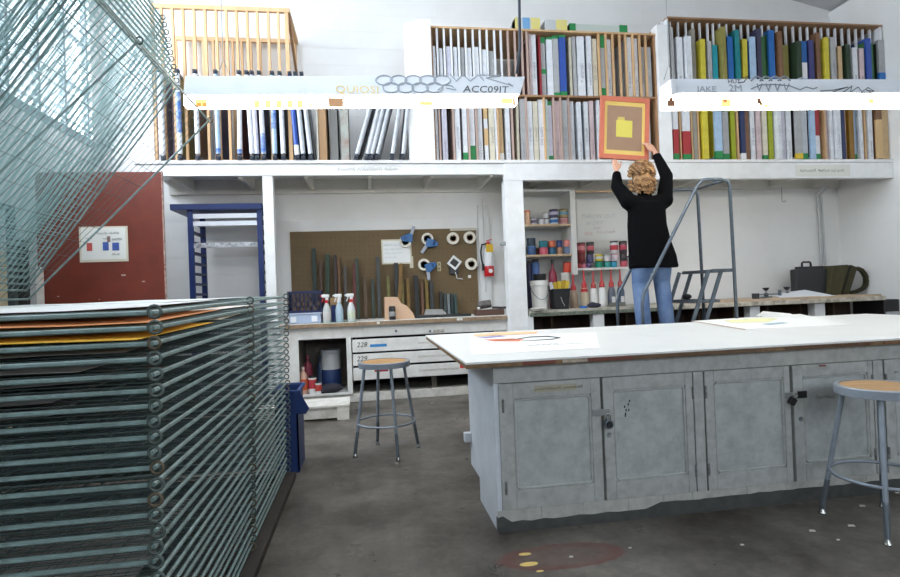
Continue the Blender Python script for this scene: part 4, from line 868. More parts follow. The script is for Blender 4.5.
# curly hair: a cap with many ringlets
HB = M((104, 70, 42), .6, dirt=(198, 156, 104), scale=22, amt=.9, bump=.3)
hc = hd_+Vector((0, -.03, .02)); hr = MB(); hr.ball(hc, (.108, .112, .118), 16, 12); hr.ball(hc+Vector((.0, -.03, -.09)), (.105, .085, .10), 14, 10)
rn = random.Random(3)
for k in range(190):
    th = rn.uniform(0, 2*pi); ph = rn.uniform(-.9, 1.25); dv = Vector((cos(th)*cos(ph), sin(th)*cos(ph), sin(ph)))
    if dv.y > .45 and dv.z < .55: continue
    p = hc+Vector((dv.x*.118, dv.y*.118, dv.z*.122-(.07 if dv.z < 0 else 0))); rr = rn.uniform(.010, .017); L = rn.uniform(.04, .085)
    hr.tube([p+Vector((rr*cos(t*1.3+k), rr*sin(t*1.3+k), -L*t/8))*1.0+dv*.006 for t in range(9)], [.006]+[.0105]*7+[.004], 6)
ho = hr.part('hair', HB, per, smooth=True, label='curly light brown shoulder-length hair')
# the framed screen in her hands
TLc, TRc, BLc, BRc = P(602.5, 97.5, 5.80), P(653, 97, 5.76), P(598.5, 157.5, 5.77), P(645.5, 160.5, 5.73)
scr = root('framed_screen', tuple((BLc+BRc)/2), 'orange framed screen with yellow square on brown, held overhead', 'silkscreen')
ux = (BRc-BLc).normalized(); uz = ((TLc-BLc)+(TRc-BRc)).normalized(); uy = uz.cross(ux).normalized(); uz = ux.cross(uy)
Wd = ((BRc-BLc).length+(TRc-TLc).length)/2; Ht = ((TLc-BLc).length+(TRc-BRc).length)/2
def lb(u0, u1, v0, v1, d0, d1, nm, mat, bevel=0, label=None):
    o = (BLc+BRc+TLc+TRc)/4; mb = MB().box(u0*Wd, u1*Wd, d0, d1, v0*Ht, v1*Ht); mb.v = [tuple(o+ux*(a-.5*Wd)+uy*b+uz*(c_-.5*Ht)) for a, b, c_ in mb.v]; return mb.part(nm, mat, scr, bevel=bevel, label=label)
OG = M((200, 112, 88), .6, dirt=(190, 98, 76), scale=8, amt=.5); YE = M((220, 192, 108), .6, dirt=(212, 180, 98), scale=9, amt=.5)
for a in ((0, .085, 0, 1), (.915, 1, 0, 1), (.085, .915, 0, .075), (.085, .915, .925, 1)): lb(*a, 0, .04, 'frame_bar', OG, .002)
lb(1.001, 1.004, 0, 1, .002, .038, 'side_tape', M((190, 176, 176), .6))
for a in ((.085, .14, .075, .925), (.86, .915, .075, .925), (.14, .86, .075, .145), (.14, .86, .86, .925)): lb(*a, .012, .016, 'yellow_border', YE)
lb(.08, .92, .07, .93, .016, .02, 'mesh_fabric', M((156, 126, 104), .7, dirt=(146, 114, 92), scale=6, amt=.5)); lb(.33, .66, .36, .63, .0135, .017, 'yellow_square', M((212, 200, 92), .6, dirt=(200, 188, 88), scale=12, amt=.4))
lb(.36, .5, .62, .68, .0137, .017, 'yellow_square', M((200, 180, 96), .6))

# ------------------------------------------------------------------ left counter with drawers and cubby
CF, CZ = 6.86, .985
CWh = M((232, 230, 226), .5, dirt=(186, 180, 172), scale=6, amt=.5)
cab = root('drawer_cabinet', (.2, 7.2, 0), 'white painted base cabinet with open cubby and wide drawers', 'cabinet')
def cx(px, py=350): return P(px, py, CF).x
cz = lambda px, py: P(px, py, CF).z
zTop = CZ-.05; zA = .792; zBase = .10
xa, xb, xc_, xd, xe = -1.16, cx(298.5), cx(346.5), cx(351.5), 1.74
MB().box(xa, xe, CF+.02, YB-.01, 0, zBase).part('plinth', M((222, 219, 212), .6, dirt=(160, 152, 142), scale=8, amt=.6), cab, bevel=.004)
MB().box(xa, xe, CF, CF+.03, zA, zTop).part('apron', CWh, cab); MB().box(xa, xb, CF, CF+.03, zBase, zA).part('stile', CWh, cab); MB().box(xc_, xd, CF, CF+.03, zBase, zA).part('stile', CWh, cab, bevel=.003)
MB().box(xb, xc_, CF, CF+.1, zBase, zBase+.02).part('cubby_sill', CWh, cab)
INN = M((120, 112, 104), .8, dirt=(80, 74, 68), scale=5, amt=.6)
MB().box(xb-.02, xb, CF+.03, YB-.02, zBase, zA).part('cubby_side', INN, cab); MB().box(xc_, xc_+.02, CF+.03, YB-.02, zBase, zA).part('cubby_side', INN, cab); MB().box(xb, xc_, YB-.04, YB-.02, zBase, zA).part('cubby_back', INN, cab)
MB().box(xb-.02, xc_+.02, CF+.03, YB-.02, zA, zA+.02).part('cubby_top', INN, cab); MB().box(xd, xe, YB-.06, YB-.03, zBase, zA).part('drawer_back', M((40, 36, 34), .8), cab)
MB().box(cx(364), 1.2, CF-.006, CF, zA+.01, zTop-.02).part('apron_board', M((228, 227, 224), .5, dirt=(186, 180, 172), scale=6, amt=.4), cab, bevel=.003)
for px in (396, 430): v = P(px, 331, CF-.012); MB().lathe([(.0, -.02), (.016, -.018), (.016, -.006), (.008, 0), (.0, .006)], (v.x, CF-.006, v.z), 12, (0, 1, 0)).part('knob', STEEL, cab, smooth='auto')
v = P(437, 331, CF); MB().box(v.x-.05, v.x+.09, CF-.008, CF-.006, v.z-.02, v.z+.02).part('faded_label', M((196, 192, 182), .7, dirt=(120, 110, 100), scale=40, amt=.9), cab)
for zt_, zb_, px_, nm_, tape, red in ((.764, .608, 356.5, '228', True, None), (.585, .444, 356, '229', False, None), (.417, .266, None, '', False, 1)):
    dr = MB().box(xd+.012, xe-.01, CF-.014, CF+.012, zb_, zt_).part('drawer', CWh, cab, bevel=.004)
    MB().box(xd+.03, xe-.03, CF+.012, YB-.1, zb_, zb_+.02).part('drawer_bottom', INN, dr); MB().box(xd+.03, xd+.05, CF+.012, YB-.1, zb_+.02, zt_-.02).part('drawer_side', INN, dr)
    if nm_: text(nm_, .085, (P(px_, 345, CF).x, CF-.0152, (zt_+zb_)/2-.015), dr, M((60, 58, 56)), shear=.2)
    if tape: x0 = P(370, 345, CF).x; MB().box(x0, x0+.205, CF-.0152, CF-.0138, (zt_+zb_)/2-.022, (zt_+zb_)/2+.012).part('blue_tape', M((50, 132, 196), .6), dr)
    if red: x0 = P(373.5, 345, CF).x; MB().box(x0, x0+.17, CF-.0152, CF-.0138, zt_-.06, zt_-.0).part('red_tape', REDT, dr); x0 = P(459, 345, CF).x; MB().box(x0, x0+.2, CF-.0152, CF-.0138, zt_-.075, zt_-.01).part('red_tape', M((206, 52, 48), .6), dr)
    x0 = P(418, 345, CF).x; MB().box(x0, x0+.5, CF-.0146, CF-.0136, (zt_+zb_)/2-.012, (zt_+zb_)/2+.012).part('faint_scuff', M((212, 209, 202), .6, dirt=(170, 164, 156), scale=30, amt=.8), dr)
for px in (434, 500): x0 = cx(px); MB().box(x0-.03, x0+.03, CF+.1, CF+.16, zBase, .266).part('inner_leg', INN, cab)
ct = root('countertop', (.3, 7.2, zTop), 'worn white countertop with brown edge under the pegboard', 'countertop')
MB().box(-1.14, 1.735, CF-.06, YB-.01, zTop, CZ-.006).part('core', M((160, 134, 106), .6, dirt=(110, 90, 70), scale=20, amt=.8), ct)
MB().box(-1.14, 1.735, CF-.06, YB-.01, CZ-.006, CZ).part('white_surface', M((226, 222, 214), .5, dirt=(196, 188, 176), scale=6, amt=.5), ct)
for px in (378, 458, 461): v = P(px, 318.5, CF-.06); MB().box(v.x-.015, v.x+.02, CF-.063, CF-.06, zTop+.01, CZ-.01).part('edge_chip', M((226, 222, 214), .6), ct)

# things in the cubby
def jar(nm, px, py, Y, z, h, r, mat, cap, label, cat, band=None, prof=None, group=None, capm=None, n=16):
    v = P(px, py, Y); ro = root(nm, (v.x, Y, z), label, cat, group)
    prof = prof or [(.0, 0), (r*.96, 0), (r, .01), (r, h*.9), (r*.97, h*.93), (.0, h*.93)]
    MB().lathe(prof, (v.x, Y, z), n).part('body', mat, ro, smooth='auto')
    if cap: MB().lathe([(.0, h*.9), (r*cap, h*.9), (r*cap, h), (.0, h)], (v.x, Y, z), n).part('lid', capm or M((60, 60, 64), .5), ro, smooth='auto')
    if band: MB().lathe([(r*1.006, h*band[0]), (r*1.012, h*band[0]+.001), (r*1.012, h*band[1]-.001), (r*1.006, h*band[1])], (v.x, Y, z), n).part('label_band', band[2], ro, smooth='auto')
    return ro
zc0 = zBase+.021
bottle = lambda r, h: [(.0, 0), (r*.95, 0), (r, .012), (r, h*.6), (r*.85, h*.72), (r*.32, h*.82), (r*.3, h*.9), (.0, h*.9)]
jar('juice_bottle', 303.5, 380, 7.0, zc0, .33, .055, M((214, 170, 150), .3), .34, 'clear bottle with orange label in the cubby', 'bottle', (.15, .55, M((206, 96, 62), .6)), bottle(.055, .33), capm=M((214, 196, 190)))
jar('white_tub', 312.5, 380, 6.96, zc0, .22, .05, M((226, 224, 222), .5), 1.02, 'white tub with red and blue label in the cubby', 'tub', (.3, .8, M((190, 60, 70), .6)), capm=BLACK)
jar('white_jar', 318.5, 385, 6.92, zc0, .15, .038, M((222, 220, 216), .5), 1.02, 'small white jar with red label at cubby front', 'jar', (.25, .75, M((200, 70, 60), .6)))
jar('spray_bottle', 308, 370, 7.3, zc0, .44, .06, M((150, 60, 80), .4), .36, 'red spray bottle at the back of the cubby', 'bottle', None, bottle(.06, .44), capm=M((180, 90, 100)))
jar('spray_bottle', 321, 370, 7.3, zc0, .42, .055, M((60, 80, 110), .4), .36, 'dark blue spray bottle at the back of the cubby', 'bottle', None, bottle(.055, .42), capm=M((60, 100, 130)))
jar('pail', 331, 370, 7.3, zc0, .5, .125, M((206, 208, 210), .5), 1.03, 'white pail with blue lower half in the cubby', 'pail', (.02, .5, M((40, 62, 112), .5)), capm=M((196, 198, 200)), n=20)
MB().ball((P(330, 390, 6.98).x, 6.98, zc0+.05), (.17, .09, .06), 12, 6).ball((P(322, 390, 6.95).x, 6.95, zc0+.03), (.07, .06, .035), 10, 6).solo('dark_cloth', M((50, 48, 58), .9), 'dark crumpled cloth at the cubby front', 'cloth')

# ------------------------------------------------------------------ pegboard and what hangs there
PB = YB-.03
a, b = P(291, 314.5, PB), P(479, 230, PB)
peg = root('pegboard', ((a.x+b.x)/2, PB, CZ), 'brown perforated pegboard on the wall above the counter', 'pegboard')
PGM = M((112, 92, 62), .7, dirt=(96, 78, 52), scale=4, amt=.5)
pz1 = (P(291, 231.5, PB).z+P(475, 228.5, PB).z)/2; px0, px1 = P(291, 270, PB).x, P(477.5, 270, PB).x
MB().box(px0, px1, PB, PB+.012, CZ+.002, pz1).part('board', PGM, peg)
hm = MB(); st_ = .0635
nx, nz = int((px1-px0)/st_), int((pz1-CZ)/st_)
for i in range(nx):
    for j in range(nz):
        x = px0+.03+i*st_; z = CZ+.04+j*st_; s = .005
        hm.add([(x+s*cos(k*pi/3), PB-.0006, z+s*sin(k*pi/3)) for k in range(6)], [(0, 1, 2, 3, 4, 5)])
ho_ = hm.part('peg_holes', M((52, 42, 30), .8), peg); ho_['kind'] = 'stuff'
for px, py in ((298, 274), (303, 273.5), (309, 273), (312, 280), (332, 280), (351, 280), (435, 296), (464, 300), (468, 300), (472, 300)):
    v = P(px, py, PB); MB().tube([(v.x, PB, v.z), (v.x, PB-.035, v.z), (v.x, PB-.045, v.z+.012)], .004, 6).part('peg_hook', CHROME, peg)
MB().box(P(450, 230, PB).x, P(476, 230, PB).x, PB-.002, PB, pz1-.03, pz1+.005).part('torn_paper_edge', M((206, 200, 186), .8), peg)
nt_ = root('notice', tuple(P(397, 264, PB-.004)), 'white notice sheet taped to the pegboard', 'notice')
p0, p1 = P(382, 264.5, PB), P(411, 239, PB)
MB().box(p0.x, p1.x, PB-.003, PB-.001, p0.z, p1.z).part('tape_border', M((216, 210, 188), .6), nt_); MB().box(p0.x+.02, p1.x-.02, PB-.005, PB-.003, p0.z+.02, p1.z-.02).part('sheet', M((242, 242, 240), .8), nt_)
MB().box(p1.x-.03, p1.x+.02, PB-.002, PB-.0008, p0.z-.06, p0.z+.1).part('tape_strip', M((206, 198, 176), .6), nt_)
for k in range(4): squig(('PLEASE RETURN', 'all squeegees', 'clean and dry', 'thank you')[k], .035, (p0.x+.04, PB-.006, p1.z-.09-k*.055), nt_, M((160, 170, 190)))
WT = M((226, 220, 206), .6)
def tape_roll(px, py, label, ro=.085, core=None):
    v = P(px, py, PB-.03); r = root('tape_roll', (v.x, PB-.03, v.z-ro), label, 'tape roll', 'tape rolls on the pegboard')
    MB().lathe([(ro*.55, -.024), (ro, -.024), (ro, .024), (ro*.55, .024), (ro*.55, -.024)], (v.x, PB-.032, v.z), 24, (0, 1, 0)).part('tape', WT, r, smooth='auto')
    MB().lathe([(ro*.45, -.0255), (ro*.56, -.0255), (ro*.56, .0255), (ro*.45, .0255), (ro*.45, -.0255)], (v.x, PB-.032, v.z), 24, (0, 1, 0)).part('core', M((140, 112, 84), .8), r, smooth='auto')
    MB().tube([(v.x-.01, PB, v.z+ro*.36), (v.x-.01, PB-.07, v.z+ro*.36)], .005, 6).part('hook', CHROME, r)
    return r
tape_roll(452.8, 238.5, 'white tape roll on pegboard, left of the upper pair'); tape_roll(469.5, 237.6, 'white tape roll on pegboard, in the top right corner'); tape_roll(471, 264, 'white tape roll on pegboard, lower right')
def tape_gun(px, py, rolldx, rolldz, hdir, label):
    v = P(px, py, PB-.04); g = root('tape_gun', (v.x, PB-.04, v.z-.1), label, 'tape dispenser', 'blue tape guns on the pegboard')
    BG = M((26, 92, 150), .4); h = Vector((hdir[0], 0, hdir[1])).normalized(); c0 = Vector((v.x, PB-.045, v.z)); rc = c0+Vector((rolldx, 0, rolldz))
    MB().lathe([(.05, -.022), (.082, -.022), (.082, .022), (.05, .022), (.05, -.022)], rc, 22, (0, 1, 0)).part('tape', WT, g, smooth='auto')
    MB().lathe([(.0, -.018), (.048, -.018), (.048, .018), (.0, .018)], rc, 18, (0, 1, 0)).part('hub', M((150, 160, 176), .5), g, smooth='auto')
    n_ = Vector((-h.z, 0, h.x))
    MB().slab([c0-n_*.05-h*.02+Vector((0, -.03, 0)), c0+n_*.07-h*.05+Vector((0, -.03, 0)), c0+n_*.10+h*.03+Vector((0, -.03, 0)), c0+n_*.03+h*.09+Vector((0, -.03, 0)), c0-n_*.02+h*.08+Vector((0, -.03, 0))], (0, .06, 0)).part('body', BG, g, bevel=.008)
    MB().lathe([(.0, -.03), (.035, -.03), (.035, .03), (.0, .03)], c0+n_*.09-h*.01, 14, (0, 1, 0)).part('roller', BG, g, smooth='auto')
    MB().bar(c0+h*.06, c0+h*.2, .045, .035, (0, 1, 0)).part('handle', M((176, 180, 190), .5), g, bevel=.008)
    return g
tape_gun(409.5, 240, -.06, -.02, (.35, .95), 'blue tape gun with grey handle pointing up over the notice')
tape_gun(429.5, 241, -.03, .03, (-.6, -.85), 'blue tape gun with handle pointing down left, near the top')
tape_gun(427.5, 266, -.05, .02, (.05, -1), 'blue tape gun with handle straight down, lower one')
v = P(454, 265, PB-.02); cp = root('label_tool', (v.x, PB-.02, v.z-.2), 'black and white handheld tool hanging on the pegboard', 'tool')
MB().box(v.x-.07, v.x+.06, PB-.05, PB-.012, v.z-.13, v.z+.07).part('body', M((44, 44, 46), .5), cp, bevel=.01)
mb = MB(); R2 = Matrix.Rotation(radians(40), 3, 'Y'); cc = Vector((v.x+.0, PB-.06, v.z+.03))
for bxx in ((-.075, .075, .045, .075), (-.075, .075, -.075, -.045), (-.075, -.05, -.045, .045), (.05, .075, -.045, .045)): mb.box(bxx[0], bxx[1], -.012, .012, bxx[2], bxx[3])
mb.v = [tuple(cc+R2 @ Vector(p)) for p in mb.v]; mb.part('white_loop', M((230, 230, 228), .5), cp)
MB().tube([(v.x+.01, PB-.05, v.z-.1), (v.x+.03, PB-.05, v.z-.19), (v.x+.11, PB-.05, v.z-.2)], .008, 6).part('lever', CHROME, cp)
v = P(439, 266.5, PB); ou = root('outlet', (v.x, PB, v.z-.06), 'beige wall outlet plate on the pegboard', 'outlet'); MB().box(v.x-.025, v.x+.025, PB-.008, PB, v.z-.065, v.z+.065).part('plate', M((190, 178, 140), .5), ou, bevel=.003)
for dz in (-.03, .03): MB().box(v.x-.012, v.x+.012, PB-.0095, PB-.008, v.z+dz-.016, v.z+dz+.016).part('socket', M((120, 108, 84), .5), ou)
v = P(469.5, 276.5, PB); MB().box(v.x-.02, v.x+.02, PB-.004, PB-.001, v.z-.02, v.z+.02).solo('paper_tag', M((226, 224, 216)), 'tiny white square tag on the pegboard', 'tag')
# squeegees standing against the pegboard
def squeegee(px, top, wpx, col, label, lean=.06, side=0., bl=None):
    t_ = P(px, top, PB-.03); x = P(px, 312, PB-.06).x; h = t_.z-CZ-.004; wd = max(.022, wpx*.0137)
    s = root('squeegee', (x, PB-.03-lean, CZ+.002), label, 'squeegee', 'squeegees leaning on the pegboard'); ORG[s.name] = Vector((0, 0, 0))
    col = tuple(int(c_*.8) for c_ in col); MB().box(-wd/2, wd/2, -.045, 0, 0, h).part('handle', M(col, .55, dirt=tuple(int(c_*.6) for c_ in col), scale=10, amt=.6), s, bevel=.003)
    MB().box(-.006, .006, .0, .022, .004, h-.004).part('blade', M(bl or (40, 44, 46), .5), s)
    s.rotation_euler = (-math.atan2(lean-.03, h), side, 0); return s
SQ = [(316, 248.5, 4, (44, 66, 58), 'dark green squeegee, leftmost and tallest'), (322.5, 262, 3, (104, 74, 54), 'brown squeegee beside the leftmost dark green one'), (327.5, 254.5, 4.2, (46, 72, 50), 'wide green squeegee, third from the left'), (337, 255, 3.2, (72, 54, 48), 'dark brown squeegee behind the middle spray bottle'), (340.5, 258, 2.4, (138, 92, 50), 'slim orange brown squeegee, fifth from left'), (346.5, 266, 3, (92, 84, 80), 'grey brown squeegee, sixth from left'), (354.5, 264, 3.4, (128, 44, 44), 'dark red squeegee behind the right spray bottle'), (358.5, 258.5, 3.4, (58, 74, 58), 'green squeegee right of the red one'), (366, 277, 3, (104, 78, 52), 'short brown squeegee below the notice, left'), (373.5, 279, 3, (66, 80, 70), 'short grey green squeegee below the notice'), (379.5, 257, 3.4, (80, 86, 86), 'tall slate squeegee at the left edge of notice'), (389, 276.5, 3, (146, 140, 76), 'short olive yellow squeegee behind the cardboard'), (397.5, 263, 4, (48, 50, 48), 'tall black squeegee behind the cardboard'), (403.0, 278.5, 2.8, (142, 128, 60), 'yellow squeegee right of the tilted ochre one'), (408.5, 278.5, 3, (156, 118, 44), 'short ochre squeegee right of the cardboard'), (417, 275.5, 4, (40, 42, 44), 'short black squeegee below the lower tape gun'), (422.5, 282, 2.6, (136, 90, 66), 'short tan squeegee under the lower tape gun'), (427, 279, 3, (150, 124, 44), 'gold squeegee straight under the lower tape gun'), (432, 281.5, 3.6, (60, 64, 66), 'dark grey squeegee right of the gold one')]
for i, (px, tp_, wp, col, lab) in enumerate(SQ): squeegee(px, tp_, wp, col, lab, .07+.008*(i % 3), radians(2) if i in (2, 6) else 0.)
squeegee(398, 263.5, 3.4, (166, 120, 50), 'tall tilted ochre squeegee crossing the black one', .10, radians(5))
for k, (px, tp_, col, lb_) in enumerate(((441, 291.5, (44, 48, 50), 'black'), (445, 293, (70, 86, 88), 'slate'), (448.5, 294, (150, 160, 164), 'pale grey'), (452, 293.5, (40, 60, 62), 'dark teal'), (455.5, 294, (60, 96, 96), 'teal'))):
    squeegee(px, tp_, 2.6, col, 'very short %s squeegee in the small right-hand row' % lb_, .05)

# things on the left counter
def X_(px, Y, py=316): return P(px, py, Y).x
bi = root('plastic_bin', (X_(304, 6.95), 6.98, CZ), 'shallow translucent blue white bin under the milk crate', 'bin')
x0, x1 = X_(289, 6.9), X_(321, 6.9); MB().box(x0, x1, 6.9, 7.2, CZ+.002, CZ+.115).part('body', M((176, 190, 214), .3), bi, bevel=.01)
for px in (293, 314): xx = X_(px, 6.9); MB().box(xx-.03, xx+.04, 6.885, 6.9, CZ+.02, CZ+.09).part('latch', M((232, 234, 238), .4), bi, bevel=.004)
MB().box(x0-.01, x1+.01, 6.89, 7.21, CZ+.115, CZ+.13).part('lid', M((196, 206, 224), .3), bi, bevel=.004)
cr = root('milk_crate', (X_(305, 6.95), 7.05, CZ+.13), 'dark blue lattice milk crate full of brown cups', 'crate')
NAV = M((30, 38, 76), .5); z0, z1 = CZ+.132, P(305, 291, 6.92).z; x0, x1 = X_(288, 6.92), X_(322, 6.92)
for yy in (6.91, 7.24):
    for zz_ in (z0, z1-.03): MB().box(x0, x1, yy, yy+.015, zz_, zz_+.03).part('rail', NAV, cr)
    for k in range(9): xx = x0+(x1-x0-.012)*k/8; MB().box(xx, xx+.012, yy+.001, yy+.014, z0+.03, z1-.03).part('slat', NAV, cr)
    if yy < 7:
        for k in range(1, 4): zz_ = z0+.03+(z1-z0-.06)*k/4; MB().box(x0, x1, yy+.001, yy+.013, zz_-.004, zz_+.004).part('slat', NAV, cr)
for xx in (x0, x1-.015): MB().box(xx, xx+.015, 6.925, 7.24, z0, z1).part('side', NAV, cr)
MB().box(x0, x1, 6.925, 7.24, z0, z0+.01).part('base', NAV, cr)
for k in range(11):
    r_, c_ = k//4, k % 4+(.5 if k//4 == 1 else 0); xx = x0+.09+c_*.075; zz_ = z0+.045+r_*.062
    MB().lathe([(.0, -.03), (.026, -.03), (.032, .03), (.0, .02)], (xx, 6.97, zz_), 10, (0, 1, 0)).solo('paper_cup', M((132, 108, 84), .7), 'brown cup inside blue milk crate, %s row, %s from left' % (('bottom', 'middle', 'top')[k//4], ORD[k % 4]), 'cup', 'cups in the milk crate', smooth='auto')
def sprayer(px, Y, col, collar, trig, label, liq=None):
    x = X_(px, Y); z = CZ+.002; s = root('spray_bottle', (x, Y, z), label, 'spray bottle')
    r = .048; MB().lathe([(.0, 0), (r*.95, 0), (r, .012), (r, .15), (r*.8, .19), (r*.42, .235), (.018, .25), (.0, .25)], (x, Y, z), 16).part('body', M(col, .25), s, smooth='auto')
    MB().lathe([(.0, .24), (.024, .24), (.024, .275), (.0, .275)], (x, Y, z), 12).part('collar', M(collar, .4), s, smooth='auto')
    MB().box(x-.055, x+.035, Y-.018, Y+.018, z+.305, z+.345).box(x-.014, x+.024, Y-.015, Y+.015, z+.27, z+.31).part('head', M((228, 228, 226), .4), s, bevel=.006)
    MB().bar((x-.03, Y, z+.31), (x-.055, Y, z+.25), .018, .012).part('trigger', M(trig, .4), s); MB().lathe([(.0, 0), (.012, 0), (.012, .02), (.0, .02)], (x-.055, Y, z+.325), 10, (-1, 0, 0)).part('nozzle', M(trig, .4), s)
    if liq: MB().lathe([(r*1.01, .03), (r*1.02, .032), (r*1.02, .13), (r*1.01, .132)], (x, Y, z), 16).part('label_band', M(liq, .6), s, smooth='auto')
    return s
sprayer(327, 6.9, (196, 200, 196), (190, 40, 50), (196, 44, 54), 'spray bottle with red trigger, left of three', (206, 200, 196)); sprayer(339.5, 6.92, (172, 192, 206), (220, 222, 222), (222, 222, 222), 'pale blue spray bottle, middle of three', None); sprayer(351.5, 6.94, (214, 216, 216), (196, 52, 50), (226, 226, 224), 'white spray bottle with red collar, right of three', (206, 212, 190))
MB().box(X_(323, 6.86), X_(356, 6.86), 6.84, 7.02, CZ, CZ+.0025).solo('green_mat', M((44, 110, 84), .7), 'thin green mat under the spray bottles', 'mat')
MB().box(X_(331, 7.15), X_(341, 7.15), 7.1, 7.2, CZ, P(335, 297.5, 7.1).z).solo('small_carton', M((190, 152, 110), .7), 'small tan carton behind the spray bottles', 'box', bevel=.004)
MB().box(X_(331.5, 7.05), X_(336, 7.05), 7.03, 7.08, CZ, P(335, 305, 7.05).z).solo('blue_carton', M((34, 54, 110), .6), 'narrow blue box behind the spray bottles', 'box', bevel=.004)
p = [P(385, 319, 6.95), P(385, 297, 6.95), P(397.5, 297, 6.95), P(401, 303, 6.95), P(407, 306, 6.95), P(413, 313, 6.95), P(415, 318, 6.95)]
p = [Vector((v.x, 6.95, max(CZ+.002, v.z))) for v in p]; p[0].z = CZ+.002; p[-1].z = CZ+.002
cb = root('cardboard_holder', (X_(400, 6.95), 7.0, CZ), 'cut tan cardboard stand in front of the squeegees', 'cardboard'); MB().slab(p, (0, .008, 0)).part('front_sheet', M((212, 176, 146), .7, dirt=(190, 150, 116), scale=6), cb); MB().box(p[0].x, p[0].x+.01, 6.958, 7.12, CZ+.002, p[1].z).part('side_sheet', M((176, 142, 112), .7), cb)
jar('ink_jar', 392.5, 318, 6.9, CZ+.002, .17, .042, M((36, 34, 36), .3), .8, 'small black jar in front of the tan cardboard', 'jar', (.25, .6, M((150, 150, 150), .6)))
MB().box(X_(414, 7.1), X_(436, 7.1), 7.0, 7.2, CZ+.001, CZ+.035).solo('black_tray', BLACK, 'low black tray right of the cardboard stand', 'tray', bevel=.006); MB().slab([(X_(424, 7.05), 7.02, CZ+.036), (X_(446, 7.05), 7.0, CZ+.036), (X_(444, 7.05), 7.16, CZ+.09), (X_(427, 7.05), 7.18, CZ+.1)], (0, 0, .008)).solo('grey_scraper', M((150, 148, 144), .5), 'flat grey scraper lying across the black trays', 'scraper')
MB().box(X_(437.5, 7.1), X_(470, 7.1), 7.0, 7.22, CZ+.001, CZ+.03).solo('black_tray', M((30, 34, 34), .5), 'low black tray under the small squeegees', 'tray', bevel=.006)
vi = root('clamp_block', (X_(490, 7.0), 7.0, CZ), 'brown block with grey motor and handle at the counter end', 'tool'); MB().box(X_(476, 6.95), X_(504, 6.95), 6.92, 7.1, CZ+.002, CZ+.075).part('base', M((84, 58, 46), .6), vi, bevel=.005)
MB().lathe([(.0, -.09), (.05, -.085), (.055, 0), (.05, .085), (.0, .09)], (X_(485, 7), 7.02, CZ+.14), 14, (1, 0, .12)).part('motor', M((120, 116, 112), .4, .4, dirt=(60, 54, 50), scale=20, amt=.8), vi, smooth='auto'); MB().tube([(X_(492, 7), 6.98, CZ+.1), (X_(503, 7), 6.96, CZ+.09), (X_(508, 7), 6.96, CZ+.095)], .014, 8).part('handle', M((52, 50, 52), .5), vi); MB().ball((X_(478, 7), 6.93, CZ+.095), .02, 8, 6).part('knob', M((216, 212, 206), .5), vi)
# white wall board and extinguisher between pegboard and post
MB().box(P(479.5, 260, PB).x, 1.735, PB-.005, PB+.02, CZ+.003, P(490, 205, PB).z).solo('wall_board', M((226, 226, 224), .5, dirt=(200, 198, 192), scale=4), 'tall white board beside the pegboard behind extinguisher', 'board')
v = P(489, 268, PB-.09); ex = root('fire_extinguisher', (v.x, PB-.09, v.z-.1), 'red fire extinguisher with yellow tag on the wall', 'fire extinguisher')
RD = M((196, 34, 40), .3); zb = P(489, 276.5, PB-.09).z; zh = P(489, 246, PB-.09).z
MB().lathe([(.0, 0), (.062, .0), (.068, .012), (.068, (zh-zb)*.8), (.055, (zh-zb)*.9), (.025, zh-zb), (.0, zh-zb)], (v.x, PB-.09, zb), 18).part('cylinder', M((226, 226, 228), .35), ex, smooth='auto'); MB().lathe([(.0695, .002), (.071, .004), (.071, .14), (.0695, .145)], (v.x, PB-.09, zb), 18).part('red_sleeve', RD, ex, smooth='auto')
MB().lathe([(.0, 0), (.03, 0), (.03, .002), (.0, .002)], (v.x+.005, PB-.163, zb+.075), 14, (0, -1, 0)).part('white_emblem', M((236, 226, 226)), ex)
MB().box(v.x-.05, v.x+.055, PB-.165, PB-.155, zh-.09, zh+.02).part('yellow_tag', M((222, 180, 50), .6), ex, bevel=.006); MB().lathe([(.0, 0), (.026, 0), (.03, .03), (.02, .06), (.0, .06)], (v.x, PB-.09, zh), 12).part('valve', RD, ex, smooth='auto'); MB().bar((v.x-.03, PB-.1, zh+.07), (v.x+.05, PB-.1, zh+.09), .02, .012).part('lever', RD, ex)
MB().tube([(v.x-.02, PB-.09, zh+.03), (v.x-.09, PB-.1, zh+.02), (v.x-.11, PB-.1, zh-.08), (v.x-.10, PB-.1, zh-.2), (v.x-.085, PB-.1, zh-.27)], .012, 8).part('hose', BLACK, ex, smooth=True); MB().tube([(v.x-.085, PB-.1, zh-.25), (v.x-.085, PB-.1, zh-.34)], [.018, .022], 8).part('nozzle', BLACK, ex)
MB().box(v.x-.015, v.x+.015, PB-.02, PB-.005, zh-.1, zh+.05).part('wall_bracket', STEEL, ex)
v = P(504, 243, LF-.05); MB().lathe([(.0, -.07), (.02, -.06), (.024, 0), (.014, .05), (.0, .055)], (1.742, LF+.03, v.z), 12, (1, 0, .2)).solo('spotlight', M((150, 152, 152), .4, .4), 'small grey clip lamp on the thick white post', 'lamp', smooth='auto')
MB().tube([(P(483, 220, PB).x, PB-.01, 2.6), (P(483, 220, PB).x, PB-.01, CZ+.3)], .006, 6).solo('wall_cable', M((206, 206, 204), .6), 'thin white cable running down beside the pegboard', 'cable')
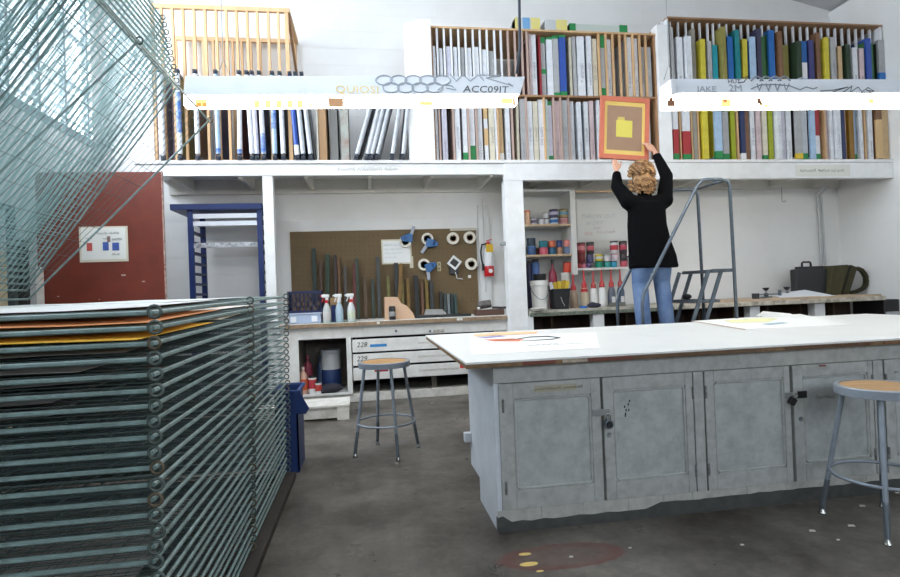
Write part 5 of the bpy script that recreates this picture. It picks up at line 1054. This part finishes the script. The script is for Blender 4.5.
# ------------------------------------------------------------------ blue rack behind the partition
NV_ = M((26, 48, 104), .45, dirt=(20, 36, 80), scale=6, amt=.5)
br = root('blue_rack', (-1.6, 7.2, 0), 'dark blue steel slotted rack with white bars under loft', 'rack')
BY = 7.0; bxL, bxR = P(191, 250, BY).x, P(260.5, 250, BY).x; bzt = P(225, 205.5, BY).z
MB().box(P(170.5, 205, BY).x, bxR+.04, BY-.03, BY+.58, bzt-.05, bzt+.02).part('top_plate', NV_, br, bevel=.004)
for xx in (bxL, bxR):
    for yy in (BY, BY+.5): MB().box(xx-.03, xx+.03, yy, yy+.04, 0, bzt-.05).part('post', NV_, br)
    for k in range(15): zz_ = .5+k*.125; MB().box(xx-.015, xx+.035 if xx < -1.6 else xx+.03, BY+.04, BY+.5, zz_, zz_+.03).part('ledge', M((30, 44, 84), .5), br)
for py, mt in ((216, M((226, 228, 234), .4)), (223.5, M((226, 228, 234), .4)), (245, M((206, 208, 212), .5, dirt=(60, 60, 66), scale=18, amt=1.))):
    z_ = P(225, py, BY+.03).z; MB().box(bxL+.03, bxR-.03, BY+.012, BY+.035, z_-.028, z_+.028).part('cross_bar', mt, br)
MB().box(bxL+.03, bxR-.03, BY+.5, BY+.53, .3, .34).part('rear_bar', NV_, br)

# ------------------------------------------------------------------ paint cupboards right of the thick post
SY = 7.2                            # front of the cupboards
def sx_(px, py=250): return P(px, py, SY).x
cup = root('paint_cupboard', (2.4, 7.4, 1.03), 'white open paint cupboard with shelves of cans and jars', 'cupboard')
CZ2 = 1.03
ux0, ux1, ux2 = 2.0, sx_(572), sx_(632)
zt_ = P(550, 189, SY).z; zt2_ = P(600, 191, SY).z
CB = M((222, 222, 218), .55, dirt=(196, 194, 188), scale=4, amt=.5)
MB().box(ux0, ux2, YB-.05, YB-.03, CZ2, zt_).part('back_panel', CB, cup)
MB().box(ux0-.01, ux0+.015, SY, YB-.05, CZ2, zt_).part('side_panel', CB, cup); MB().box(ux1, sx_(577), SY, YB-.05, CZ2+.45, zt_).part('side_panel', CB, cup); MB().box(ux0, ux1, SY, YB-.05, zt_-.03, zt_).part('top_panel', CB, cup)
EDG = M((196, 170, 136), .6)
zs1, zs2 = P(550, 224, SY).z, P(550, 254.2, SY).z
for z in (zs1, zs2): MB().box(ux0, ux1, SY+.01, YB-.05, z-.025, z-.002).part('shelf', CB, cup); MB().box(ux0, ux1, SY, SY+.01, z-.027, z).part('shelf_edge', EDG, cup)
zs3 = P(600, 267.5, SY).z
MB().box(sx_(577), ux2, SY+.02, YB-.05, zs3-.03, zs3).part('shelf', CB, cup)
MB().box(sx_(577.5), ux2, SY-.004, SY+.02, zt2_-.02, zt2_+.01).part('top_trim', EDG, cup)
sg = root('whiteboard_sign', (sx_(600), YB-.06, P(600, 238, YB).z), 'white board with faint handwritten note above the inks', 'sign')
sy_ = YB-.055; p0, p1 = P(577.5, 241, sy_), P(627, 197, sy_); MB().box(p0.x, p1.x, sy_-.008, sy_, p0.z, p1.z).part('board', M((228, 229, 227), .4), sg)
for tx, px, py, s, mt in (('THROW OUT', 581, 218.5, .085, M((196, 197, 202))), ('w/ DRY', 586, 224.8, .08, M((200, 201, 206))), ('INK', 593, 230, .075, M((202, 196, 200))), ('MIX:', 584.5, 235.5, .07, M((222, 184, 186))), ('ask first', 597, 233.8, .06, M((206, 178, 182)))):
    v = P(px, py, sy_-.009); (squig if tx == 'ask first' else text)(tx, s, v, sg, mt, shear=.15)
def can(px, zb, h, wpx, col, label, lidc=(60, 60, 64), band=None, Y=SY+.12, group='paint cans on the cupboard shelves', top=True):
    r = wpx*.5*Y/F*1.09; v = P(px, 250, Y); ro = root('paint_can', (v.x, Y, zb), label, 'can', group)
    MB().lathe([(.0, 0), (r*.97, 0), (r, .006), (r, h*.88), (r*.97, h*.9), (.0, h*.9)], (v.x, Y, zb), 14).part('body', M(col, .4, dirt=tuple(int(c_*.75) for c_ in col), scale=20, amt=.5), ro, smooth='auto')
    MB().lathe([(.0, h*.88), (r*1.02, h*.88), (r*1.02, h*.985), (r*.9, h), (.0, h)], (v.x, Y, zb), 14).part('lid', M(lidc, .4), ro, smooth='auto')
    if band: MB().lathe([(r*1.004, h*.28), (r*1.012, h*.29), (r*1.012, h*.66), (r*1.004, h*.67)], (v.x, Y, zb), 14).part('label_band', M(band, .6), ro, smooth='auto')
    return ro
pxh = lambda n: n*(SY+.12)/F*1.05
# upper shelf
can(528.5, zs1, pxh(14.5), 5.6, (222, 176, 140), 'tall orange and cream can on top paint shelf', (222, 110, 60))
can(535, zs1, pxh(7.4), 6.2, (196, 190, 196), 'short black lidded can beside the tall orange one', (50, 46, 52), (90, 80, 100))
can(542.5, zs1, pxh(6.6), 6, (206, 206, 210), 'small grey white can, third on top paint shelf', (70, 66, 72))
can(547.8, zs1, pxh(6.6), 4.8, (210, 210, 212), 'small white can under another small white can', (70, 66, 72)); can(547.3, zs1+pxh(6.7), pxh(5.6), 5, (212, 212, 214), 'small white can stacked on top of another', (70, 66, 72))
can(555, zs1, pxh(7.6), 8.4, (206, 212, 222), 'white can with blue label, lower of navy stack', (40, 36, 50), (50, 110, 170)); can(555, zs1+pxh(7.7), pxh(7.6), 8.4, (76, 72, 106), 'navy lidded can on top of the blue label can', (46, 40, 60), (190, 186, 206))
can(564.5, zs1, pxh(7.4), 8.6, (206, 160, 158), 'pink red can under the blue yellow can', (120, 60, 60), (196, 130, 130)); can(564.5, zs1+pxh(7.5), pxh(8), 8.6, (190, 170, 110), 'blue and yellow can on top of pink red can', (60, 64, 50), (120, 170, 200))
# middle shelf
row = [(531.5, 8.2, 9, 7.6, (54, 88, 136), (70, 110, 160), 'steel blue', 'dark slate', (44, 58, 72)), (543.5, 8.6, 7.2, 6.6, (206, 96, 112), (180, 60, 80), 'rose', 'teal', (34, 120, 134)), (552, 7, 7.2, 6.6, (34, 96, 130), (30, 80, 110), 'petrol', 'orange', (214, 110, 76)), (559.5, 5.6, 7.2, 6.8, (170, 124, 96), (150, 100, 80), 'tan', 'navy', (52, 66, 120)), (567, 6.4, 7.4, 6.8, (110, 130, 160), (90, 110, 140), 'grey blue', 'salmon', (228, 140, 130))]
for px, wp, h1, h2, c1, l1, n1, n2, c2 in row:
    can(px, zs2, pxh(h1), wp, c1, '%s can, lower one under the %s can' % (n1, n2), l1); can(px, zs2+pxh(h1+.1), pxh(h2), wp, c2, '%s can stacked on the %s can' % (n2, n1), tuple(int(c_*.85) for c_ in c2))
can(537.5, zs2, pxh(8), 4, (110, 44, 40), 'dark red can tucked behind the rose can', (90, 110, 50), Y=SY+.3); can(548, zs2, pxh(14), 4, (40, 76, 50), 'dark green can tucked behind the petrol can', (36, 60, 40), Y=SY+.3)
# under the shelves, on the bench
RZ2 = CZ2
def zfor(px, py, Y): return P(px, py, Y).z
bench_items = [('blue_jug', 536, 259, 8, (86, 120, 180), 'tall blue jug behind the white bucket', SY+.25), ('dark_jug', 529.5, 261, 6, (60, 60, 90), 'dark violet jug behind the white bucket', SY+.3)]
for nm, px, py, wp, col, lab, Y in bench_items: jar(nm, px, 280, Y, RZ2, zfor(px, py, Y)-RZ2, wp*.5*Y/F, M(col, .4), .8, lab, 'jug')
jar('red_bottle', 553, 280, SY+.18, RZ2, zfor(553, 259.5, SY+.18)-RZ2, 4.6*.98*SY/F, M((150, 46, 70), .35), .34, 'dark red sauce-shaped bottle behind the black bucket', 'bottle', (.1, .45, M((206, 40, 54), .5)), bottle(4.6*SY/F, zfor(553, 259.5, SY+.18)-RZ2), capm=M((60, 70, 60)))
jar('white_canister', 565.5, 280, SY+.1, RZ2, zfor(565.5, 270, SY+.1)-RZ2, 4.6*SY/F, M((222, 218, 208), .5), None, 'white canister under an orange lidded cup', 'canister'); 
zcan = RZ2+(zfor(565.5, 270, SY+.1)-RZ2)*.93; can(566.5, zcan+.002, zfor(566, 262, SY+.1)-zcan, 7.4, (222, 76, 50), 'orange red cup standing on the white canister', (150, 60, 50), Y=SY+.1)
v = P(540.5, 303, 6.93); Yb = 6.93; rb = 9.0*Yb/F; hb = zfor(540, 280.5, Yb)-RZ2
bu = root('bucket', (v.x-.03, Yb, RZ2), 'large white plastic bucket with black lid stack beside post', 'bucket'); cxb = P(539.3, 290, Yb).x
MB().lathe([(.0, 0), (rb*.86, 0), (rb*.97, hb*.82), (rb*1.04, hb*.83), (rb*1.04, hb), (rb*.98, hb), (rb*.95, hb*.9), (.0, hb*.9)], (cxb, Yb, RZ2), 24).part('body', M((228, 226, 220), .4), bu, smooth='auto')
MB().tube([Vector((cxb+rb*1.03*cos(t), Yb-rb*1.03*abs(sin(t))*1.0, RZ2+hb*.8-.17*abs(sin(t)))) for t in [pi*i/14 for i in range(15)]], .004, 6).part('bail_handle', STEEL, bu)
MB().lathe([(.0, 0), (rb*.72, 0), (rb*.78, .1), (.0, .1)], (cxb+.02, Yb+.03, RZ2+hb*.96), 18).part('black_insert', BLACK, bu, smooth='auto')
bk = root('black_pail', (P(559.5, 300, 6.9).x, 6.9, RZ2), 'square black pail holding yellow brushes', 'pail'); xk = P(559.5, 290, 6.9).x; wk = 8.8*6.9/F; hk_ = zfor(559, 289, 6.9)-RZ2
MB().slab([(xk-wk*.82, 6.82, RZ2+.001), (xk+wk*.82, 6.82, RZ2+.001), (xk+wk, 6.80, RZ2+hk_), (xk-wk, 6.80, RZ2+hk_)], (0, .2, 0)).part('body', M((40, 40, 42), .45), bk, bevel=.006); MB().box(xk-wk*1.04, xk+wk*1.04, 6.79, 7.01, RZ2+hk_-.02, RZ2+hk_+.004).part('rim', M((32, 32, 34), .45), bk, bevel=.004)
MB().tube([(xk-.02, 6.803, RZ2+hk_*.6), (xk, 6.803, RZ2+hk_*.35), (xk+.03, 6.803, RZ2+hk_*.15)], .005, 5).part('scratch', M((170, 170, 170)), bk)
for k, (dx, cl_) in enumerate(((-.05, (196, 164, 40)), (.0, (214, 180, 50)), (.05, (186, 150, 44)), (-.1, (206, 208, 206)), (.09, (220, 190, 60)))):
    MB().bar((xk+dx, 6.9, RZ2+hk_), (xk+dx*1.25, 6.9, RZ2+hk_+.09+.012*(k % 3)), .045, .03, (0, 1, 0)).solo('brush', M(cl_, .6), '%s brush head sticking out of black pail, %s from left' % ('pale grey' if k == 3 else 'yellow', ('second', 'third', 'fourth', 'first', 'fifth')[k]), 'brush', 'brushes in the black pail')
# squeeze bottles
for k, (px, top, body, tipc, lab) in enumerate(((573.5, 274, (176, 150, 130), (190, 50, 54), 'murky squeeze bottle with red tip, leftmost'), (584.3, 270, (214, 196, 170), (196, 46, 50), 'cream squeeze bottle with wide red tip, second from left'), (593.5, 271, (232, 230, 226), (180, 60, 56), 'white squeeze bottle with red tip, third from left'), (602, 269.5, (236, 236, 234), (190, 52, 50), 'white squeeze bottle with red tip, fourth from left'), (611.5, 269.5, (92, 98, 110), (186, 52, 50), 'slate squeeze bottle with red tip, fifth from left'), (620.5, 269, (84, 98, 116), (160, 58, 54), 'slate squeeze bottle with dull red tip, rightmost'))):
    Y = 7.12; r = 4.1*Y/F; z1_ = zfor(px, top, Y); H_ = z1_-RZ2-.002; v = P(px, 290, Y); ro = root('squeeze_bottle', (v.x, Y, RZ2), lab, 'squeeze bottle', 'squeeze bottles on the right bench')
    MB().lathe([(.0, 0), (r*.95, 0), (r, .015), (r, H_*.36), (r*.82, H_*.46), (r*.5, H_*.53), (.0, H_*.54)], (v.x, Y, RZ2+.001), 16).part('body', M(body, .35), ro, smooth='auto')
    MB().lathe([(.0, H_*.52), (r*.7, H_*.52), (r*.66, H_*.62), (r*.3, H_*.7), (r*.16, H_), (.0, H_)], (v.x, Y, RZ2+.001), 14).part('cap', M(tipc, .4), ro, smooth='auto')
    if k == 1: MB().lathe([(r*.9, H_*.4), (r*.92, H_*.41), (r*.8, H_*.5), (r*.75, H_*.5)], (v.x, Y, RZ2+.001), 14).part('collar', M(tipc, .4), ro, smooth='auto')
    if k > 3: MB().box(v.x-r*.4, v.x+r*.5, Y-r*1.02, Y-r*.8, RZ2+H_*.1, RZ2+H_*.26).part('label', M((216, 216, 214), .6), ro)
v = P(594, 303, 6.85); MB().ball((v.x, 6.85, RZ2+.03), (.10, .06, .035), 10, 6).ball((v.x-.03, 6.83, RZ2+.05), (.05, .04, .025), 8, 5).solo('dark_rag', M((58, 56, 72), .9), 'dark purple rag lying before the squeeze bottles', 'rag'); v = P(583.5, 305, 6.8); MB().box(v.x-.035, v.x+.035, 6.76, 6.84, RZ2+.001, RZ2+.028).solo('blue_sponge', M((40, 110, 190), .7), 'small blue sponge beside the dark rag', 'sponge', bevel=.006)
v = P(617, 303, 6.95); MB().box(v.x-.1, v.x+.1, 6.9, 7.0, RZ2+.001, RZ2+.05).solo('small_tray', M((110, 108, 100), .6), 'small grey tray in front of the slate bottles', 'tray', bevel=.004)
# inks on the right-hand shelf
pxs = SY+.12
def ink(px, zb, hpx, wp, col, lab, lid=(30, 28, 30), band=None): can(px, zb, pxh(hpx), wp, col, lab, lid, band, group='ink jars on the low cupboard shelf')
ink(578.7, zs3, 5.6, 4.6, (170, 50, 60), 'small red ink jar, bottom left corner'); ink(583.2, zs3, 5.4, 4.4, (206, 120, 140), 'small pink ink jar, bottom row'); ink(588, zs3, 5.4, 5, (80, 60, 110), 'small violet ink jar, bottom row'); ink(598.5, zs3, 6.8, 7.6, (30, 140, 112), 'green ink tub, bottom row left of the teal one'); ink(606.5, zs3, 6.2, 6.8, (40, 146, 140), 'teal green ink tub, bottom row middle'); ink(613, zs3, 6.4, 6.2, (36, 146, 176), 'turquoise ink tub, bottom row right')
z_ = zs3+pxh(7); ink(581, zs3+pxh(5.7), 9.2, 7.6, (126, 42, 42), 'dark red ink jar, middle of the left stack', (110, 50, 46)); ink(589.5, zs3+pxh(5.6), 8.6, 6.6, (70, 70, 110), 'blue violet ink jar under the black red one', (50, 48, 60)); ink(598.5, z_, 6.4, 7.4, (226, 204, 60), 'yellow lidded ink tub on the green one', (226, 204, 60), (206, 206, 206)); ink(606.5, zs3+pxh(6.4), 6.4, 7, (212, 206, 206), 'white ink tub on the teal green one', (150, 150, 150)); ink(614.5, zs3+pxh(6.6), 7, 7.4, (206, 190, 196), 'pinkish white ink tub below the white red jar', (200, 120, 120))
ink(581, zs3+pxh(15.1), 10.6, 8.4, (150, 50, 62), 'large red ink jar with black lid, top left', (34, 30, 32), (206, 130, 130)); ink(590.3, zs3+pxh(14.4), 11.6, 7.4, (54, 44, 44), 'large black ink jar with red band, second at top', (30, 28, 30), (190, 90, 100)); ink(614, zs3+pxh(13.8), 12.6, 7.6, (216, 214, 214), 'white ink jar with red band, top right', (30, 28, 30), (190, 60, 70))
ink(623, zs3, 7, 7, (186, 70, 84), 'red ink jar at the bottom right end'); ink(623, zs3+pxh(7.1), 7, 7, (60, 50, 54), 'black ink jar in the right end stack'); ink(623, zs3+pxh(14.2), 12, 7.6, (64, 48, 54), 'black red ink jar topping the right end stack', (30, 28, 30), (180, 70, 90)); ink(629, zs3, 11, 4.6, (214, 212, 210), 'slim white ink jar at the far right end')

# ------------------------------------------------------------------ right bench
BYF = 6.62
ben = root('work_bench', (4.6, 7.1, 0), 'long paint-spattered bench top on white legs', 'bench')
SPT = M((196, 190, 176), .55, dirt=(88, 84, 78), scale=9, amt=.9)
MB().box(2.0, 3.95, BYF+.06, YB-.06, CZ2-.075, CZ2-.001).part('top', SPT, ben, bevel=.004)
MB().box(2.0, 4.6, BYF+.055, BYF+.06, CZ2-.07, CZ2-.03).part('front_strip', M((120, 130, 116), .6, dirt=(70, 66, 58), scale=30, amt=1.), ben)
MB().box(3.95, 7.06, BYF, YB-.06, CZ2-.06, CZ2-.001).part('top', M((206, 198, 182), .55, dirt=(110, 96, 80), scale=10, amt=.9), ben, bevel=.004)
MB().box(4.25, 7.02, BYF+.03, YB-.1, CZ2-.001, CZ2+.022).part('ply_sheet', M((200, 176, 148), .6, dirt=(150, 126, 104), scale=6, amt=.7), ben)
for px, wp in ((530, 6), (598, 12), (754, 12), (819, 13)):
    xx = P(px, 315, BYF+.1).x; ww = wp*.5*(BYF+.1)/F; MB().box(xx-ww, xx+ww, BYF+.08, BYF+.2, 0, CZ2-.07).part('leg', WHITE, ben)
MB().box(2.0, 7.1, BYF+.62, BYF+.65, 0, CZ2-.08).part('back_board', M((60, 44, 34), .8, dirt=(36, 28, 22), scale=4, amt=.7), ben)
for k in range(9): xx = 2.35+k*.52; MB().box(xx, xx+.03, BYF+.3, BYF+.62, 0, CZ2-.09).part('divider', M((74, 56, 42), .8), ben)
MB().box(7.1, XR-.01, 6.7, 7.2, 0, .97).solo('dark_cabinet', M((44, 42, 44), .6), 'dark cabinet end at the right wall beyond bench', 'cabinet', bevel=.006)
MB().box(7.12, XR-.03, 6.68, 6.70, .70, .80).solo('steel_plate', M((190, 192, 196), .4, .5), 'small steel plate on the dark cabinet', 'plate')
v = P(535, 311, BYF+.1); MB().lathe([(.0, 0), (.07, 0), (.1, .03), (.095, .034), (.06, .008), (.0, .008)], (v.x+.03, BYF+.06, CZ2), 20).solo('palette_dish', M((220, 216, 206), .5), 'shallow white dish at the bench left end', 'dish', smooth='auto')
# briefcase, bag, clamps, papers
YB2 = 7.15; zb2 = CZ2+.022
x0, x1 = P(796.5, 280, YB2).x, P(827.5, 280, YB2).x; zt3 = P(810, 268, YB2).z
bc = root('briefcase', ((x0+x1)/2, YB2, zb2), 'black hard briefcase standing on the right bench', 'briefcase')
MB().box(x0, x1, YB2, YB2+.13, zb2+.001, zt3-.01).part('shell', M((40, 41, 44), .5), bc, bevel=.02); MB().box(x0+.06, x1-.02, YB2+.03, YB2+.1, zt3-.02, zt3+.025).part('top_flange', M((34, 35, 38), .5), bc, bevel=.01)
xm = (x0+x1)/2-.03; MB().tube([(xm-.075, YB2+.06, zt3+.01), (xm-.07, YB2+.06, zt3+.075), (xm-.055, YB2+.06, zt3+.09), (xm+.055, YB2+.06, zt3+.09), (xm+.07, YB2+.06, zt3+.075), (xm+.075, YB2+.06, zt3+.01)], .014, 8).part('handle', BLACK, bc, smooth=True)
bgx0, bgx1 = P(828, 290, YB2).x, P(856, 290, YB2).x; zt4 = P(845, 264.5, YB2).z
sb = root('shoulder_bag', ((bgx0+bgx1)/2, YB2, zb2), 'olive canvas shoulder bag leaning beside the briefcase', 'bag')
OL = M((70, 66, 40), .85, dirt=(50, 47, 28), scale=8, amt=.6, bump=.2); dx = .09
def bp(px, py, y): v = P(px, py, y); return Vector((v.x, y, max(zb2+.001, v.z)))
yb_ = YB2-.06
MB().slab([bp(828.5, 296, yb_), bp(842, 296, yb_), bp(850.5, 264.5, yb_), bp(834, 265.5, yb_), bp(831, 272, yb_)], (0, .26, 0)).part('main_body', OL, sb, bevel=.025)
MB().slab([bp(842.6, 296, yb_+.01), bp(850, 296, yb_+.01), bp(857.5, 270, yb_+.01), bp(856, 266, yb_+.01), bp(851.2, 264.8, yb_+.01)], (0, .22, 0)).part('front_pocket', M((66, 62, 38), .85, dirt=(48, 45, 27), scale=8, amt=.6), sb, bevel=.02)
MB().bar(bp(842.2, 295, yb_-.004), bp(850.8, 265, yb_-.004), .018, .012).part('zip', M((34, 32, 24), .6), sb)
p_ = [bp(*c_, yb_+.1) for c_ in ((856.5, 268), (861, 270), (863.5, 273), (865.5, 276.5), (866, 280), (865.5, 285), (863.5, 288), (860, 290), (856, 291.5), (850, 292.5))]
mb = MB()
for i in range(len(p_)-1): mb.bar(p_[i], p_[i+1]+(p_[i+1]-p_[i]).normalized()*.006, .06, .045, (0, 0, 1))
mb.part('strap', M((60, 57, 35), .85), sb)
def clampk(px, label, small=False):
    v = P(px, 292, 7.0); c_ = root('hinge_clamp', (v.x, 7.0, zb2), label, 'clamp', 'screen hinge clamps on the bench')
    MB().box(v.x-.06, v.x+.06, 6.95, 7.05, zb2+.001, zb2+.025).part('base', STEEL, c_, bevel=.003); MB().box(v.x-.02, v.x+.02, 6.98, 7.02, zb2+.025, zb2+.07).part('block', M((70, 72, 74), .5), c_); MB().tube([(v.x, 7, zb2+.06), (v.x, 7, zb2+.115)], .008, 8).part('screw', STEEL, c_); MB().lathe([(.0, 0), (.02, 0), (.042, .03), (.042, .042), (.0, .042)], (v.x, 7, zb2+.105), 10).part('knob', BLACK, c_, smooth='auto')
clampk(766, 'screen hinge clamp with black knob, left of the briefcase'); clampk(787, 'screen hinge clamp with black knob, touching the papers')
v0, v1 = P(752, 293, 6.97), P(776, 293, 6.97); bar = root('hinge_bar', ((v0.x+v1.x)/2, 6.97, zb2), 'long steel hinge bar joining the clamps', 'bar'); MB().tube([(v0.x, 6.9, zb2+.055), (v1.x, 6.9, zb2+.055)], .009, 8).part('rod', STEEL, bar); MB().box(v0.x-.03, v0.x+.03, 6.86, 6.94, zb2+.001, zb2+.075).part('end_block', M((50, 50, 52), .5), bar, bevel=.004); MB().box(v1.x-.01, v1.x+.012, 6.88, 6.92, zb2+.001, zb2+.11).part('pin', STEEL, bar)
def wad(poly, mat, lab):
    MB().slab(poly, (0, 0, .004)).solo('paper', mat, lab, 'paper')
v = [P(px, 290, 6.85).x for px in (775, 816, 826)]; wad([(v[0], 6.75, zb2+.002), (v[2], 6.7, zb2+.002), (v[1], 7.05, zb2+.09), (v[0]+.1, 7.05, zb2+.05)], M((232, 234, 238), .8), 'white curled papers in front of the briefcase'); wad([(v[0]-.25, 6.7, zb2+.001), (v[1]-.1, 6.68, zb2+.001), (v[1], 6.74, zb2+.006), (v[0]-.1, 6.85, zb2+.006)], M((206, 184, 160), .8), 'tan paper sheets lying at the bench front')
